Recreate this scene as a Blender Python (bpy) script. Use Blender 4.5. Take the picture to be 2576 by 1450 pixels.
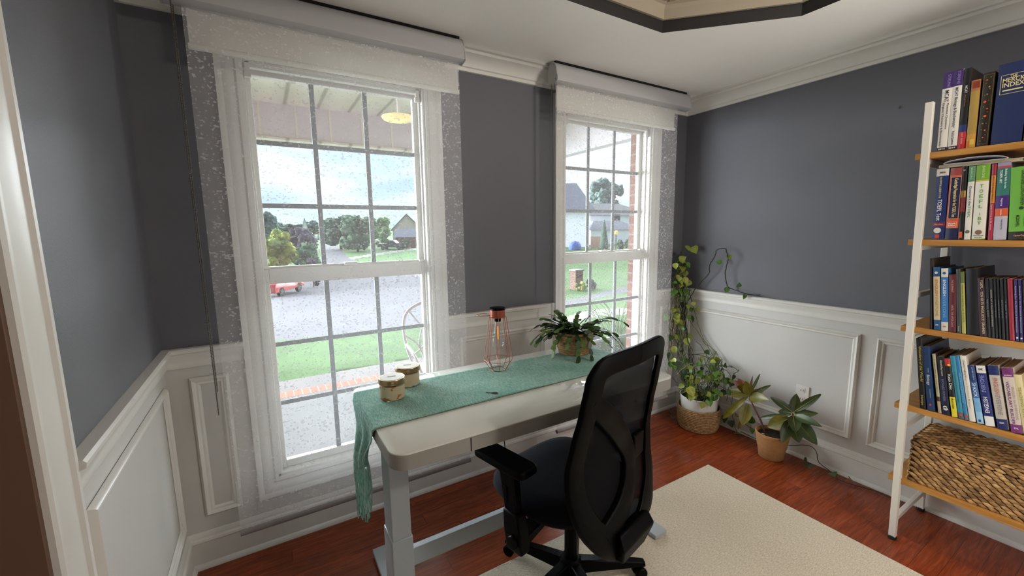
import bpy, bmesh, math, random
from mathutils import Vector, Matrix, noise
random.seed(7)
for o in list(bpy.data.objects): bpy.data.objects.remove(o)
SC = bpy.context.scene; COL = SC.collection
PI = math.pi
def col(h, a=1.0):
    h = h.lstrip('#'); c = [int(h[i:i+2], 16)/255 for i in (0, 2, 4)]
    return tuple([((x+.055)/1.055)**2.4 if x > .04045 else x/12.92 for x in c] + [a])

# ------------------------------------------------------------------ camera
CAM = Vector((0, 0, 1.46678)); FPX = 1040.23
YAW, PITCH, ROLL = .538560, .1378926, -.0132819
_f = Vector((math.sin(YAW)*math.cos(PITCH), math.cos(YAW)*math.cos(PITCH), -math.sin(PITCH)))
_r0 = Vector((math.cos(YAW), -math.sin(YAW), 0)); _u0 = _r0.cross(_f)
_r = _r0*math.cos(ROLL) + _u0*math.sin(ROLL); _u = -_r0*math.sin(ROLL) + _u0*math.cos(ROLL)
cd = bpy.data.cameras.new('camera'); cam = bpy.data.objects.new('camera', cd); COL.objects.link(cam)
m = Matrix((_r, _u, -_f)).transposed().to_4x4(); m.translation = CAM; cam.matrix_world = m
cd.sensor_width = 36; cd.lens = 36*FPX/2576; cd.clip_start = .02; cd.clip_end = 2000
SC.camera = cam
def ray(px, py): return _f + _r*((px-1288)/FPX) - _u*((py-725)/FPX)
def atx(px, py, x): d = ray(px, py); return CAM + d*((x-CAM.x)/d.x)
def aty(px, py, y): d = ray(px, py); return CAM + d*((y-CAM.y)/d.y)
def atz(px, py, z): d = ray(px, py); return CAM + d*((z-CAM.z)/d.z)
def atR(px, py, R): d = ray(px, py); return CAM + d*(R/math.hypot(d.x, d.y))

# ------------------------------------------------------------------ colour management, sky, lamps and added fill lights
SC.view_settings.view_transform = 'Standard'; SC.view_settings.look = 'None'
SC.view_settings.gamma = 1; SC.view_settings.use_curve_mapping = False
SC.view_settings.exposure = 0.2
w = bpy.data.worlds.new('overcast_sky'); SC.world = w; w.use_nodes = True
nt = w.node_tree; nt.nodes.clear(); N = nt.nodes.new; Lk = nt.links.new
out = N('ShaderNodeOutputWorld'); bg = N('ShaderNodeBackground'); tc = N('ShaderNodeTexCoord')
mp = N('ShaderNodeMapping'); mp.inputs['Scale'].default_value = (1.2, 1.2, 4.5)
nz = N('ShaderNodeTexNoise'); nz.inputs['Scale'].default_value = 2.6; nz.inputs['Detail'].default_value = 7; nz.inputs['Roughness'].default_value = .55
rp = N('ShaderNodeValToRGB'); rp.color_ramp.elements[0].position = .38; rp.color_ramp.elements[1].position = .62
rp.color_ramp.elements[0].color = (.74, 1.02, 1.42, 1); rp.color_ramp.elements[1].color = (1.35, 1.5, 1.62, 1)
Lk(tc.outputs['Generated'], mp.inputs['Vector']); Lk(mp.outputs[0], nz.inputs['Vector']); Lk(nz.outputs[0], rp.inputs[0]); Lk(rp.outputs[0], bg.inputs['Color'])
bg.inputs['Strength'].default_value = 1.0; Lk(bg.outputs[0], out.inputs['Surface'])
def sun(name, az, el, strength, angle, c):
    l = bpy.data.lights.new(name, 'SUN'); l.energy = strength; l.angle = math.radians(angle); l.color = c
    o = bpy.data.objects.new(name, l); COL.objects.link(o)
    a, e = math.radians(az), math.radians(el)
    d = Vector((math.sin(a)*math.cos(e), math.cos(a)*math.cos(e), math.sin(e)))
    o.rotation_euler = d.to_track_quat('Z', 'Y').to_euler(); o.location = d*20
    return o
sun('daylight_boost_sun_left', -42, 10, 29.0, 75, (.92, .96, 1.0))  # three wide suns added to strengthen the daylight entering the windows
sun('daylight_boost_sun_middle', 12, 9, 7.0, 75, (.92, .96, 1.0))
sun('daylight_boost_sun_right', 58, 10, 15.5, 75, (.92, .96, 1.0))
def point(name, loc, e, r, c):
    l = bpy.data.lights.new(name, 'POINT'); l.energy = e; l.shadow_soft_size = r; l.color = c
    o = bpy.data.objects.new(name, l); COL.objects.link(o); o.location = loc; return o
point('tray_ceiling_lamp', (1.92, -.95, 2.58), 60, .12, (1, .92, .83))
point('right_fill_light', (1.78, -.38, .8), 20, .30, (1, .98, .95))  # unseen fill added to brighten the right wall, rug and ceiling
point('left_fill_light', (-.22, -1.5, .6), 9, .35, (1, .98, .95))  # unseen weak fill added at the left, behind the camera
l = bpy.data.lights.new('ceiling_fill_spot', 'SPOT'); l.energy = 40; l.spot_size = math.radians(84); l.spot_blend = 1; l.shadow_soft_size = .15; l.color = (1, .96, .9)  # unseen upward spot added to lift the ceiling towards the windows
o = bpy.data.objects.new('ceiling_fill_spot', l); COL.objects.link(o); o.location = (1.95, -.35, 1.75); o.rotation_euler = Vector((.18, -2.0, -1.05)).to_track_quat('Z', 'Y').to_euler()
point('hallway_lamp', (-1.3, -.4, 2.2), 5, .12, (1, .80, .6))

# ------------------------------------------------------------------ materials
def mat(name, base='#808080', rough=.6, metal=0, spec=.5, emit=None, es=0, trans=0, ior=1.45, alpha=1, coat=0, sheen=0):
    m = bpy.data.materials.new(name); m.use_nodes = True
    b = m.node_tree.nodes['Principled BSDF']
    b.inputs['Base Color'].default_value = col(base) if isinstance(base, str) else base
    b.inputs['Roughness'].default_value = rough; b.inputs['Metallic'].default_value = metal
    b.inputs['Specular IOR Level'].default_value = spec; b.inputs['IOR'].default_value = ior
    b.inputs['Transmission Weight'].default_value = trans; b.inputs['Coat Weight'].default_value = coat
    b.inputs['Sheen Weight'].default_value = sheen
    if emit: b.inputs['Emission Color'].default_value = col(emit); b.inputs['Emission Strength'].default_value = es
    return m
def bsdf(m): return m.node_tree.nodes['Principled BSDF']
def nn(m, t, **kw):
    n = m.node_tree.nodes.new(t)
    for k, v in kw.items():
        if k in n.inputs: n.inputs[k].default_value = v
        else: setattr(n, k, v)
    return n
def ln(m, a, b): m.node_tree.links.new(a, b)
def ramp(m, stops):
    r = nn(m, 'ShaderNodeValToRGB'); e = r.color_ramp.elements
    while len(e) < len(stops): e.new(.5)
    for i, (p, c) in enumerate(stops): e[i].position = p; e[i].color = col(c) if isinstance(c, str) else c
    return r
def mapped(m, scale=(1, 1, 1), rot=(0, 0, 0)):
    t = nn(m, 'ShaderNodeTexCoord'); g = nn(m, 'ShaderNodeNewGeometry'); p = nn(m, 'ShaderNodeMapping'); p.inputs['Scale'].default_value = scale; p.inputs['Rotation'].default_value = rot
    ln(m, g.outputs['Position'], p.inputs['Vector']); return p
def noisy(name, c1, c2, scale=(1, 1, 1), ns=8, rough=.6, bump=0, bs=None, **kw):
    m = mat(name, c1, rough, **kw); p = mapped(m, scale); n = nn(m, 'ShaderNodeTexNoise', Scale=ns, Detail=5.0)
    ln(m, p.outputs[0], n.inputs['Vector']); r = ramp(m, [(.35, c1), (.65, c2)]); ln(m, n.outputs[0], r.inputs[0]); ln(m, r.outputs[0], bsdf(m).inputs['Base Color'])
    if bump:
        n2 = nn(m, 'ShaderNodeTexNoise', Scale=bs or ns*3, Detail=4.0); ln(m, p.outputs[0], n2.inputs['Vector'])
        b = nn(m, 'ShaderNodeBump', Strength=bump, Distance=.002); ln(m, n2.outputs[0], b.inputs['Height']); ln(m, b.outputs[0], bsdf(m).inputs['Normal'])
    return m
M = {}
M['wall'] = noisy('grey_wall_paint', '#5e5d63', '#605f65', ns=3, rough=.55, bump=.25, bs=260)
M['trim'] = noisy('white_trim_paint', '#cfccc5', '#d2cfc8', ns=4, rough=.38)
M['trim_panel'] = noisy('white_wainscot_paint', '#bebbb6', '#c1beb9', ns=4, rough=.5)
M['ceiling'] = noisy('ceiling_paint', '#ebe9e4', '#edebe6', ns=3, rough=.9, bump=.3, bs=200)
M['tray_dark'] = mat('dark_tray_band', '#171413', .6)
M['tray_crown'] = mat('cream_tray_crown', '#9a8f7d', .6)
M['hall'] = mat('hall_brown_paint', '#8a6f5a', .7)
M['glasspane'] = mat('window_glass', '#ffffff', 0, trans=1)
def glass_thin(name, tint=(.96, .98, .98, 1), f=.05):
    m = bpy.data.materials.new(name); m.use_nodes = True; n = m.node_tree; n.nodes.clear()
    o = nn(m, 'ShaderNodeOutputMaterial'); t = nn(m, 'ShaderNodeBsdfTransparent'); g = nn(m, 'ShaderNodeBsdfGlossy'); x = nn(m, 'ShaderNodeMixShader')
    t.inputs[0].default_value = tint; g.inputs['Roughness'].default_value = .02
    lw = nn(m, 'ShaderNodeLayerWeight'); lw.inputs[0].default_value = .28; fr = nn(m, 'ShaderNodeMath', operation='MULTIPLY_ADD'); fr.inputs[1].default_value = .55; fr.inputs[2].default_value = .03; pw = nn(m, 'ShaderNodeMath', operation='POWER'); pw.inputs[1].default_value = 3.0; ln(m, lw.outputs['Facing'], pw.inputs[0]); ln(m, pw.outputs[0], fr.inputs[0])
    ln(m, fr.outputs[0], x.inputs[0]); ln(m, t.outputs[0], x.inputs[1]); ln(m, g.outputs[0], x.inputs[2]); ln(m, x.outputs[0], o.inputs[0]); return m
M['jambpaint'] = mat('brown_jamb_paint', '#63493a', .6)
M['muntin'] = mat('backlit_grey_grille_bar', '#83878b', .5)  # white bars seen against the light; the backlit shade is in this grey
M['pane'] = glass_thin('window_glass_pane')
M['clear'] = glass_thin('clear_bulb_glass', (.97, .97, .97, 1))
def sheer(name, base_fac, fleck_fac, c, trl=.75):
    m = bpy.data.materials.new(name); m.use_nodes = True; m.node_tree.nodes.clear()
    o = nn(m, 'ShaderNodeOutputMaterial'); t = nn(m, 'ShaderNodeBsdfTransparent'); d = nn(m, 'ShaderNodeBsdfDiffuse'); tr = nn(m, 'ShaderNodeBsdfTranslucent')
    a = nn(m, 'ShaderNodeMixShader'); a.inputs[0].default_value = trl; b = nn(m, 'ShaderNodeMixShader')
    d.inputs[0].default_value = c; tr.inputs[0].default_value = c
    ln(m, d.outputs[0], a.inputs[1]); ln(m, tr.outputs[0], a.inputs[2])
    p = mapped(m, (330, 330, 440)); fl = nn(m, 'ShaderNodeVectorMath', operation='FLOOR'); ln(m, p.outputs[0], fl.inputs[0])
    n1 = nn(m, 'ShaderNodeTexNoise', Scale=.33, Detail=.6, Roughness=.4); n2 = nn(m, 'ShaderNodeTexNoise', Scale=.05, Detail=2.0)
    ln(m, fl.outputs[0], n1.inputs['Vector']); ln(m, fl.outputs[0], n2.inputs['Vector'])
    s = nn(m, 'ShaderNodeMath', operation='MULTIPLY_ADD'); s.inputs[1].default_value = .30; ln(m, n2.outputs[0], s.inputs[0]); ln(m, n1.outputs[0], s.inputs[2])
    g = nn(m, 'ShaderNodeMath', operation='GREATER_THAN'); g.inputs[1].default_value = .806; ln(m, s.outputs[0], g.inputs[0])
    k = nn(m, 'ShaderNodeMapRange'); k.inputs['To Min'].default_value = base_fac; k.inputs['To Max'].default_value = fleck_fac; ln(m, g.outputs[0], k.inputs['Value'])
    ln(m, k.outputs[0], b.inputs[0]); ln(m, t.outputs[0], b.inputs[1]); ln(m, a.outputs[0], b.inputs[2]); ln(m, b.outputs[0], o.inputs[0]); return m
M['sheer'] = sheer('flecked_sheer_fabric', .27, .58, (.80, .80, .82, 1), .09)
M['filter'] = sheer('cream_filter_fabric', .72, .72, (.84, .82, .75, 1), .13)
M['hem'] = mat('shade_hem_bar', '#8d8686', .6)
M['cassette'] = mat('satin_white_cassette', '#b4b3b4', .22)
M['chain'] = mat('bead_chain', '#575048', .35, metal=.3)
# cherry plank floor
m = M['floor'] = mat('cherry_plank_floor', '#5a2412', .22, spec=.5)
p = mapped(m); br = nn(m, 'ShaderNodeTexBrick'); br.offset = .37; br.inputs['Scale'].default_value = 1; br.inputs['Brick Width'].default_value = .95; br.inputs['Row Height'].default_value = .085; br.inputs['Mortar Size'].default_value = .0007; br.inputs['Color1'].default_value = (.2, .2, .2, 1); br.inputs['Color2'].default_value = (.8, .8, .8, 1); br.inputs['Mortar'].default_value = (0, 0, 0, 1); br.inputs['Bias'].default_value = 0
ln(m, p.outputs[0], br.inputs['Vector'])
p2 = mapped(m, (1.6, 17, 1)); gn = nn(m, 'ShaderNodeTexNoise', Scale=3.2, Detail=7.0, Roughness=.62, Distortion=1.1); ln(m, p2.outputs[0], gn.inputs['Vector'])
off = nn(m, 'ShaderNodeVectorMath', operation='ADD'); ln(m, p2.outputs[0], off.inputs[0]); sc = nn(m, 'ShaderNodeVectorMath', operation='SCALE'); sc.inputs['Scale'].default_value = 9; ln(m, br.outputs['Color'], sc.inputs[0]); ln(m, sc.outputs[0], off.inputs[1]); ln(m, off.outputs[0], gn.inputs['Vector'])
r = ramp(m, [(.25, '#5f2614'), (.5, '#83391c'), (.75, '#9c4c29')]); ln(m, gn.outputs[0], r.inputs[0])
hs = nn(m, 'ShaderNodeHueSaturation'); ln(m, r.outputs[0], hs.inputs['Color']); mr = nn(m, 'ShaderNodeMapRange'); mr.inputs['To Min'].default_value = .72; mr.inputs['To Max'].default_value = 1.18; ln(m, br.outputs['Color'], mr.inputs['Value']); ln(m, mr.outputs[0], hs.inputs['Value'])
mx = nn(m, 'ShaderNodeMix', data_type='RGBA'); ln(m, br.outputs['Fac'], mx.inputs[0]); ln(m, hs.outputs[0], mx.inputs[6]); mx.inputs[7].default_value = col('#3a170c'); ln(m, mx.outputs[2], bsdf(m).inputs['Base Color'])
# rug
m = M['rug'] = mat('cream_ribbed_rug', '#cfc3ad', .95)
p = mapped(m, (70, 260, 1)); n1 = nn(m, 'ShaderNodeTexNoise', Scale=1.0, Detail=3.0); ln(m, p.outputs[0], n1.inputs['Vector']); r = ramp(m, [(.3, '#b8ab94'), (.7, '#ddd3bf')]); ln(m, n1.outputs[0], r.inputs[0]); ln(m, r.outputs[0], bsdf(m).inputs['Base Color'])
b = nn(m, 'ShaderNodeBump', Strength=.7, Distance=.004); ln(m, n1.outputs[0], b.inputs['Height']); ln(m, b.outputs[0], bsdf(m).inputs['Normal'])
# runner cloth
m = M['runner'] = mat('sage_green_woven_cotton', '#63958a', .9)
p = mapped(m, (600, 45, 60)); n1 = nn(m, 'ShaderNodeTexNoise', Scale=1.0, Detail=2.0); ln(m, p.outputs[0], n1.inputs['Vector'])
p = mapped(m, (6, 6, 6)); n2 = nn(m, 'ShaderNodeTexNoise', Scale=1.0, Detail=2.0); ln(m, p.outputs[0], n2.inputs['Vector'])
ad = nn(m, 'ShaderNodeMath', operation='MULTIPLY_ADD'); ad.inputs[1].default_value = .4; ln(m, n2.outputs[0], ad.inputs[0]); ln(m, n1.outputs[0], ad.inputs[2])
r = ramp(m, [(.48, '#5d8f83'), (.70, '#7faa9c'), (.85, '#a6c4b8')]); ln(m, ad.outputs[0], r.inputs[0]); ln(m, r.outputs[0], bsdf(m).inputs['Base Color'])
b = nn(m, 'ShaderNodeBump', Strength=.4, Distance=.001); ln(m, n1.outputs[0], b.inputs['Height']); ln(m, b.outputs[0], bsdf(m).inputs['Normal'])
M['deskglass'] = mat('glossy_white_desk_glass', '#e0e2da', .04, spec=.6, coat=.5)
M['deskbody'] = mat('grey_white_desk_frame', '#918f89', .45)
M['deskmetal'] = mat('pale_metal_desk_leg', '#9da4a8', .4)
M['gap'] = mat('dark_gap', '#111111', .8)
M['blackplastic'] = mat('black_plastic', '#030304', .45, spec=.10)
M['blackfabric'] = noisy('dark_navy_fabric', '#0b0c13', '#10111a', ns=300, rough=.95, spec=.15, bump=.3, bs=500)
M['mesh'] = None
m = bpy.data.materials.new('black_back_mesh'); m.use_nodes = True; M['mesh'] = m
o = m.node_tree.nodes['Material Output']; b = bsdf(m); b.inputs['Base Color'].default_value = col('#07070b'); b.inputs['Specular IOR Level'].default_value = .1; b.inputs['Roughness'].default_value = .7
t = nn(m, 'ShaderNodeBsdfTransparent'); x = nn(m, 'ShaderNodeMixShader'); x.inputs[0].default_value = .965; ln(m, t.outputs[0], x.inputs[1]); ln(m, b.outputs[0], x.inputs[2]); ln(m, x.outputs[0], o.inputs[0])
m = M['oak'] = mat('honey_oak_board', '#a8742f', .5)
p = mapped(m, (25, 2.2, 25)); n1 = nn(m, 'ShaderNodeTexNoise', Scale=2.0, Detail=6.0, Distortion=.6); ln(m, p.outputs[0], n1.inputs['Vector']); r = ramp(m, [(.3, '#996528'), (.7, '#bb8640')]); ln(m, n1.outputs[0], r.inputs[0]); ln(m, r.outputs[0], bsdf(m).inputs['Base Color'])
M['shelfmetal'] = mat('cream_white_powder_coat', '#d5cfc3', .4)
M['rubber'] = mat('black_rubber', '#0d0d0d', .7)
M['paper'] = noisy('page_edges', '#b9a98c', '#8d7d63', (4, 4, 900), 1, .9)
M['potwhite'] = mat('white_glazed_pot', '#dcdad6', .3)
M['potcraft'] = noisy('kraft_brown_pot', '#a5794a', '#9a6f42', ns=60, rough=.85)
M['soil'] = noisy('dark_soil', '#1d140d', '#2e2116', ns=80, rough=1)
M['twine'] = noisy('twisted_seagrass', '#a07f57', '#7a5a38', ns=70, rough=.85)
M['hyacinth'] = noisy('water_hyacinth_braid', '#b38a58', '#7d5832', ns=38, rough=.7)
M['hyacinth_dark'] = mat('basket_shadow_lining', '#33220f', .95)
M['copper'] = mat('copper_red_metal', '#a2543f', .4, metal=.35)
M['gold'] = mat('bronze_tin_lid', '#a38d68', .3, metal=.8)
M['lidlabel'] = mat('cream_lid_label', '#d9d4c4', .4)
M['filament'] = mat('amber_filament', '#d98a28', .5, emit='#ffa030', es=.9)
M['key'] = mat('aged_metal_key', '#6c6760', .35, metal=.8)
M['plate'] = mat('white_outlet_plate', '#d3cec6', .35)
M['ink'] = mat('dark_ink', '#15151a', .6)

# ------------------------------------------------------------------ builders
WO = {}
class MB:
    def __init__(s): s.v = []; s.f = []; s.mi = []; s.m = 0
    def add(s, vs, fs):
        k = len(s.v); s.v += [Vector(v) for v in vs]; s.f += [tuple(i+k for i in f) for f in fs]; s.mi += [s.m]*len(fs); return s
    def box(s, a, b):
        x0, y0, z0 = [min(a[i], b[i]) for i in range(3)]; x1, y1, z1 = [max(a[i], b[i]) for i in range(3)]
        return s.add([(x0, y0, z0), (x1, y0, z0), (x1, y1, z0), (x0, y1, z0), (x0, y0, z1), (x1, y0, z1), (x1, y1, z1), (x0, y1, z1)],
                     [(0, 3, 2, 1), (4, 5, 6, 7), (0, 1, 5, 4), (1, 2, 6, 5), (2, 3, 7, 6), (3, 0, 4, 7)])
    def quad(s, a, b, c, d): return s.add([a, b, c, d], [(0, 1, 2, 3)])
    def hexa(s, lo, hi):  # two quads
        return s.add(list(lo)+list(hi), [(0, 3, 2, 1), (4, 5, 6, 7), (0, 1, 5, 4), (1, 2, 6, 5), (2, 3, 7, 6), (3, 0, 4, 7)])
    def loft(s, rings, closed=True, cap=True):
        n = len(rings[0]); k = len(s.v)
        for r in rings: s.v += [Vector(p) for p in r]
        for i in range(len(rings)-1):
            for j in range(n if closed else n-1):
                a = k+i*n+j; b = k+i*n+(j+1) % n; s.f.append((a, b, b+n, a+n)); s.mi.append(s.m)
        if cap and closed:
            s.f.append(tuple(k+j for j in reversed(range(n)))); s.f.append(tuple(k+(len(rings)-1)*n+j for j in range(n))); s.mi += [s.m]*2
        return s
    def lathe(s, c, prof, n=32, cap=True, ax=Vector((0, 0, 1))):
        q = ax.to_track_quat('Z', 'Y'); c = Vector(c)
        return s.loft([[c + q @ Vector((max(r, 1e-5)*math.cos(2*PI*j/n), max(r, 1e-5)*math.sin(2*PI*j/n), z)) for j in range(n)] for r, z in prof], True, cap)
    def tube(s, pts, r, n=8, cap=True, closed=False):
        pts = [Vector(p) for p in pts]; N_ = len(pts); rs = r if isinstance(r, (list, tuple)) else [r]*N_
        rings = []; up = None
        for i, p in enumerate(pts):
            if closed: t = (pts[(i+1) % N_]-pts[i-1])
            else: t = pts[min(i+1, N_-1)]-pts[max(i-1, 0)]
            t = t.normalized() if t.length > 1e-9 else Vector((0, 0, 1))
            if up is None: up = Vector((0, 0, 1)) if abs(t.z) < .9 else Vector((1, 0, 0))
            a = t.cross(up)
            if a.length < 1e-4: a = t.cross(Vector((1, 0, 0)) if abs(t.x) < .9 else Vector((0, 1, 0)))
            a.normalize(); b = t.cross(a).normalized(); up = -b if (-b).dot(up) > b.dot(up) else b
            rings.append([p + a*rs[i]*math.cos(2*PI*j/n) + b*rs[i]*math.sin(2*PI*j/n) for j in range(n)])
        if closed: rings.append(rings[0]); cap = False
        return s.loft(rings, True, cap)
    def prism(s, poly, ax, a, b):  # poly 2D points in the two other axes order
        def P(p, t): return {'x': (t, p[0], p[1]), 'y': (p[0], t, p[1]), 'z': (p[0], p[1], t)}[ax]
        return s.loft([[P(p, a) for p in poly], [P(p, b) for p in poly]])
    def build(s, name, mats, parent=None, origin=None, smooth=40, bevel=0, seg=2, sub=0):
        if origin is None:
            if parent: origin = WO[parent.name]
            elif s.v:
                lo = [min(v[i] for v in s.v) for i in range(3)]; hi = [max(v[i] for v in s.v) for i in range(3)]
                origin = Vector(((lo[0]+hi[0])/2, (lo[1]+hi[1])/2, lo[2]))
        origin = Vector(origin)
        me = bpy.data.meshes.new(name); me.from_pydata([v-origin for v in s.v], [], s.f)
        bm = bmesh.new(); bm.from_mesh(me); bmesh.ops.recalc_face_normals(bm, faces=bm.faces); bm.to_mesh(me); bm.free()
        if not isinstance(mats, (list, tuple)): mats = [mats]
        for q in mats: me.materials.append(q)
        me.polygons.foreach_set('material_index', s.mi)
        if smooth: me.polygons.foreach_set('use_smooth', [True]*len(me.polygons)); me.set_sharp_from_angle(angle=math.radians(smooth))
        o = bpy.data.objects.new(name, me); COL.objects.link(o)
        if parent: o.parent = parent; o.location = origin - WO[parent.name]
        else: o.location = origin
        WO[o.name] = origin
        if bevel:
            b = o.modifiers.new('bevel', 'BEVEL'); b.width = bevel; b.segments = seg; b.limit_method = 'ANGLE'; b.angle_limit = math.radians(35)
        if sub:
            b = o.modifiers.new('sub', 'SUBSURF'); b.levels = sub; b.render_levels = sub
        return o
def thing(name, label, cat, loc, group=None):
    o = bpy.data.objects.new(name, None); COL.objects.link(o); o.location = loc; o.empty_display_size = .1
    WO[o.name] = Vector(loc); o['label'] = label; o['category'] = cat
    if group: o['group'] = group
    return o
def tag(o, label, cat, group=None, kind=None):
    o['label'] = label; o['category'] = cat
    if group: o['group'] = group
    if kind: o['kind'] = kind
    return o
def struct(o): o['kind'] = 'structure'; return o
def boxo(name, mt, a, b, parent=None, bevel=0, **k): return MB().box(a, b).build(name, mt, parent, bevel=bevel, **k)
def lettering(s, size, mt, parent, P, X, Y, name='lettering', align='CENTER', fit=None, bold=0, squeeze=1):
    """raised printed text: P centre point, X reading direction, Y letter-up direction"""
    c = bpy.data.curves.new('t', 'FONT'); c.body = s; c.size = size; c.align_x = align; c.align_y = 'CENTER'; c.offset = bold; c.resolution_u = 3
    o = bpy.data.objects.new('t', c); COL.objects.link(o); bpy.context.view_layer.update()
    dg = bpy.context.evaluated_depsgraph_get(); me = bpy.data.meshes.new_from_object(o.evaluated_get(dg)); bpy.data.objects.remove(o)
    if not len(me.vertices): return None
    xs = [v.co.x for v in me.vertices]; k = 1
    if fit: k = fit/max(1e-6, max(xs)-min(xs))
    X = Vector(X).normalized(); Y = Vector(Y).normalized(); org = WO[parent.name]
    for v in me.vertices: v.co = Vector(P) + X*v.co.x*k*squeeze + Y*v.co.y - org
    me.materials.clear(); me.materials.append(mt)
    q = bpy.data.objects.new(name, me); COL.objects.link(q); q.parent = parent; WO[q.name] = org
    return q
_cm = {}
def cmat(h, rough=.45):
    if h not in _cm: _cm[h] = mat('print_'+h.strip('#'), h, rough)
    return _cm[h]
# ------------------------------------------------------------------ room shell
D, XR, XL, ZC, YB = 2.1425, 2.861, -.3914, 2.41, -2.3
ZR = 1.0005
WIN = [(-.025, .768), (1.675, 2.470)]; WZ0, WZ1 = .325, 2.205
def wall_panels(name, mt, y0, y1, z0=0, z1=ZC, x0=XL-.15, x1=XR+.15, wins=WIN, wz=(WZ0, WZ1)):
    b = MB(); xs = [x0]
    for a, c in wins: xs += [a, c]
    xs.append(x1)
    for i in range(0, len(xs), 2): b.box((xs[i], y0, z0), (xs[i+1], y1, z1))
    for a, c in wins: b.box((a, y0, z0), (c, y1, wz[0])); b.box((a, y0, wz[1]), (c, y1, z1))
    return b.build(name, mt, smooth=0)
struct(wall_panels('wall_back', M['wall'], D, D+.12, z1=ZC+.3))
struct(boxo('wall_right', M['wall'], (XR, YB, 0), (XR+.15, D+.12, ZC+.3)))
OP0, OP1, OPZ = -1.1, 1.045, 2.12
b = MB(); b.box((XL-.15, OP1, 0), (XL, D, ZC+.3)); b.box((XL-.15, OP0, OPZ), (XL, OP1, ZC+.3)); b.box((XL-.15, YB, 0), (XL, OP0, ZC+.3))
struct(b.build('wall_left', M['wall'], smooth=0))
struct(boxo('wall_front', M['wall'], (XL-.15, YB-.12, 0), (XR+.15, YB, ZC+.3)))
b = MB(); b.box((-2.6, YB-.3, -.0), (-2.5, D, ZC)); b.box((-2.6, D-.1, 0), (XL-.15, D, ZC)); b.box((-2.6, YB-.3, 0), (XL-.15, YB-.2, ZC))
struct(b.build('wall_hallway', M['hall'], smooth=0))
struct(boxo('ceiling_hallway', M['ceiling'], (-2.6, YB-.3, ZC), (XL-.15, D, ZC+.05)))
struct(boxo('floor', M['floor'], (-2.6, YB-.3, -.06), (XR+.15, D+.12, 0)))
# ceiling with the tray opening (cut-corner rectangle)
TX0, TX1, TY0, TY1, TC = .30, 2.17, -1.55, 1.472, .42
oct_ = [(TX0+TC, TY1), (TX1-TC, TY1), (TX1, TY1-TC), (TX1, TY0+TC), (TX1-TC, TY0), (TX0+TC, TY0), (TX0, TY0+TC), (TX0, TY1-TC)]
b = MB(); rect = [(XL-.1, D+.1), (XR+.1, D+.1), (XR+.1, YB-.1), (XL-.1, YB-.1)]
def cz(p, z): return (p[0], p[1], z)
R4 = [cz(q, ZC) for q in rect]; O8 = [cz(q, ZC) for q in oct_]
b.add(R4+O8, [(0, 1, 5, 4), (1, 6, 5), (1, 2, 7, 6), (2, 8, 7), (2, 3, 9, 8), (3, 10, 9), (3, 0, 11, 10), (0, 4, 11)])
struct(b.build('ceiling', M['ceiling'], smooth=0))
def inset(poly, d):
    n = len(poly); out = []
    for i in range(n):
        p0, p1, p2 = Vector(poly[i-1]), Vector(poly[i]), Vector(poly[(i+1) % n])
        e1 = (p1-p0).normalized(); e2 = (p2-p1).normalized(); n1 = Vector((e1.y, -e1.x)); n2 = Vector((e2.y, -e2.x)); q = (n1+n2).normalized()
        out.append(tuple(p1 + q*(d/max(.3, q.dot(n1)))))
    return out
b = MB(); b.loft([[cz(q, ZC) for q in oct_], [cz(q, ZC+.055) for q in oct_]], cap=False)
struct(b.build('trim_1', M['tray_dark'], smooth=0))
b = MB(); cp = [(0, .055), (.012, .055), (.012, .10), (.02, .115), (.03, .12), (.03, .15), (.055, .185), (.085, .205), (.085, .225)]
b.loft([[cz(q, ZC+z) for q in inset(oct_, d)] for d, z in cp], cap=False)
ins = inset(oct_, .022)
for i in range(8):
    p0, p1 = Vector(ins[i-1]), Vector(ins[i]); L = (p1-p0).length; n = int(L/.055); t = (p1-p0)/L; nrm = Vector((t.y, -t.x))
    for k in range(n):
        c = p0+t*(k+.5)*L/n; a = c-t*.014; e = c+t*.014
        lo = [(a.x, a.y, ZC+.122), (e.x, e.y, ZC+.122), (e.x+nrm.x*.022, e.y+nrm.y*.022, ZC+.122), (a.x+nrm.x*.022, a.y+nrm.y*.022, ZC+.122)]
        b.hexa(lo, [(q[0], q[1], ZC+.148) for q in lo])
struct(b.build('trim_2', M['tray_crown'], smooth=0))
b = MB(); b.loft([[cz(q, ZC+.0) for q in inset(oct_, -.001)], [cz(q, ZC+.26) for q in inset(oct_, -.001)]], cap=False); k = len(b.v); b.add([cz(q, ZC+.26) for q in inset(oct_, -.001)], [tuple(range(8))])
struct(b.build('ceiling_tray', M['ceiling'], smooth=0))

# mouldings run along walls: profile (out from wall, z)
def run(b, wall, prof, a, c, m0=0, m1=0):
    """extrude profile along a wall; m0/m1 = 1 mitres an inside corner"""
    rings = []
    for t, mt in ((a, m0), (c, m1)):
        sg = 1 if t == a else -1
        r = []
        for o_, z in prof:
            tt = t + sg*mt*o_
            if wall == 'B': r.append((tt, D-o_, z))
            elif wall == 'R': r.append((XR-o_, tt, z))
            elif wall == 'L': r.append((XL+o_, tt, z))
        rings.append(r)
    b.loft(rings)
crown = [(0, ZC-.098), (.016, ZC-.098), (.018, ZC-.082), (.026, ZC-.078), (.030, ZC-.068), (.040, ZC-.05), (.058, ZC-.034), (.078, ZC-.026), (.082, ZC-.014), (.10, ZC-.012), (.10, ZC), (0, ZC)]
rail = [(0, ZR-.085), (.010, ZR-.085), (.013, ZR-.078), (.010, ZR-.066), (.012, ZR-.05), (.020, ZR-.036), (.022, ZR-.022), (.034, ZR-.018), (.036, ZR-.006), (.030, ZR), (0, ZR)]
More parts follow.
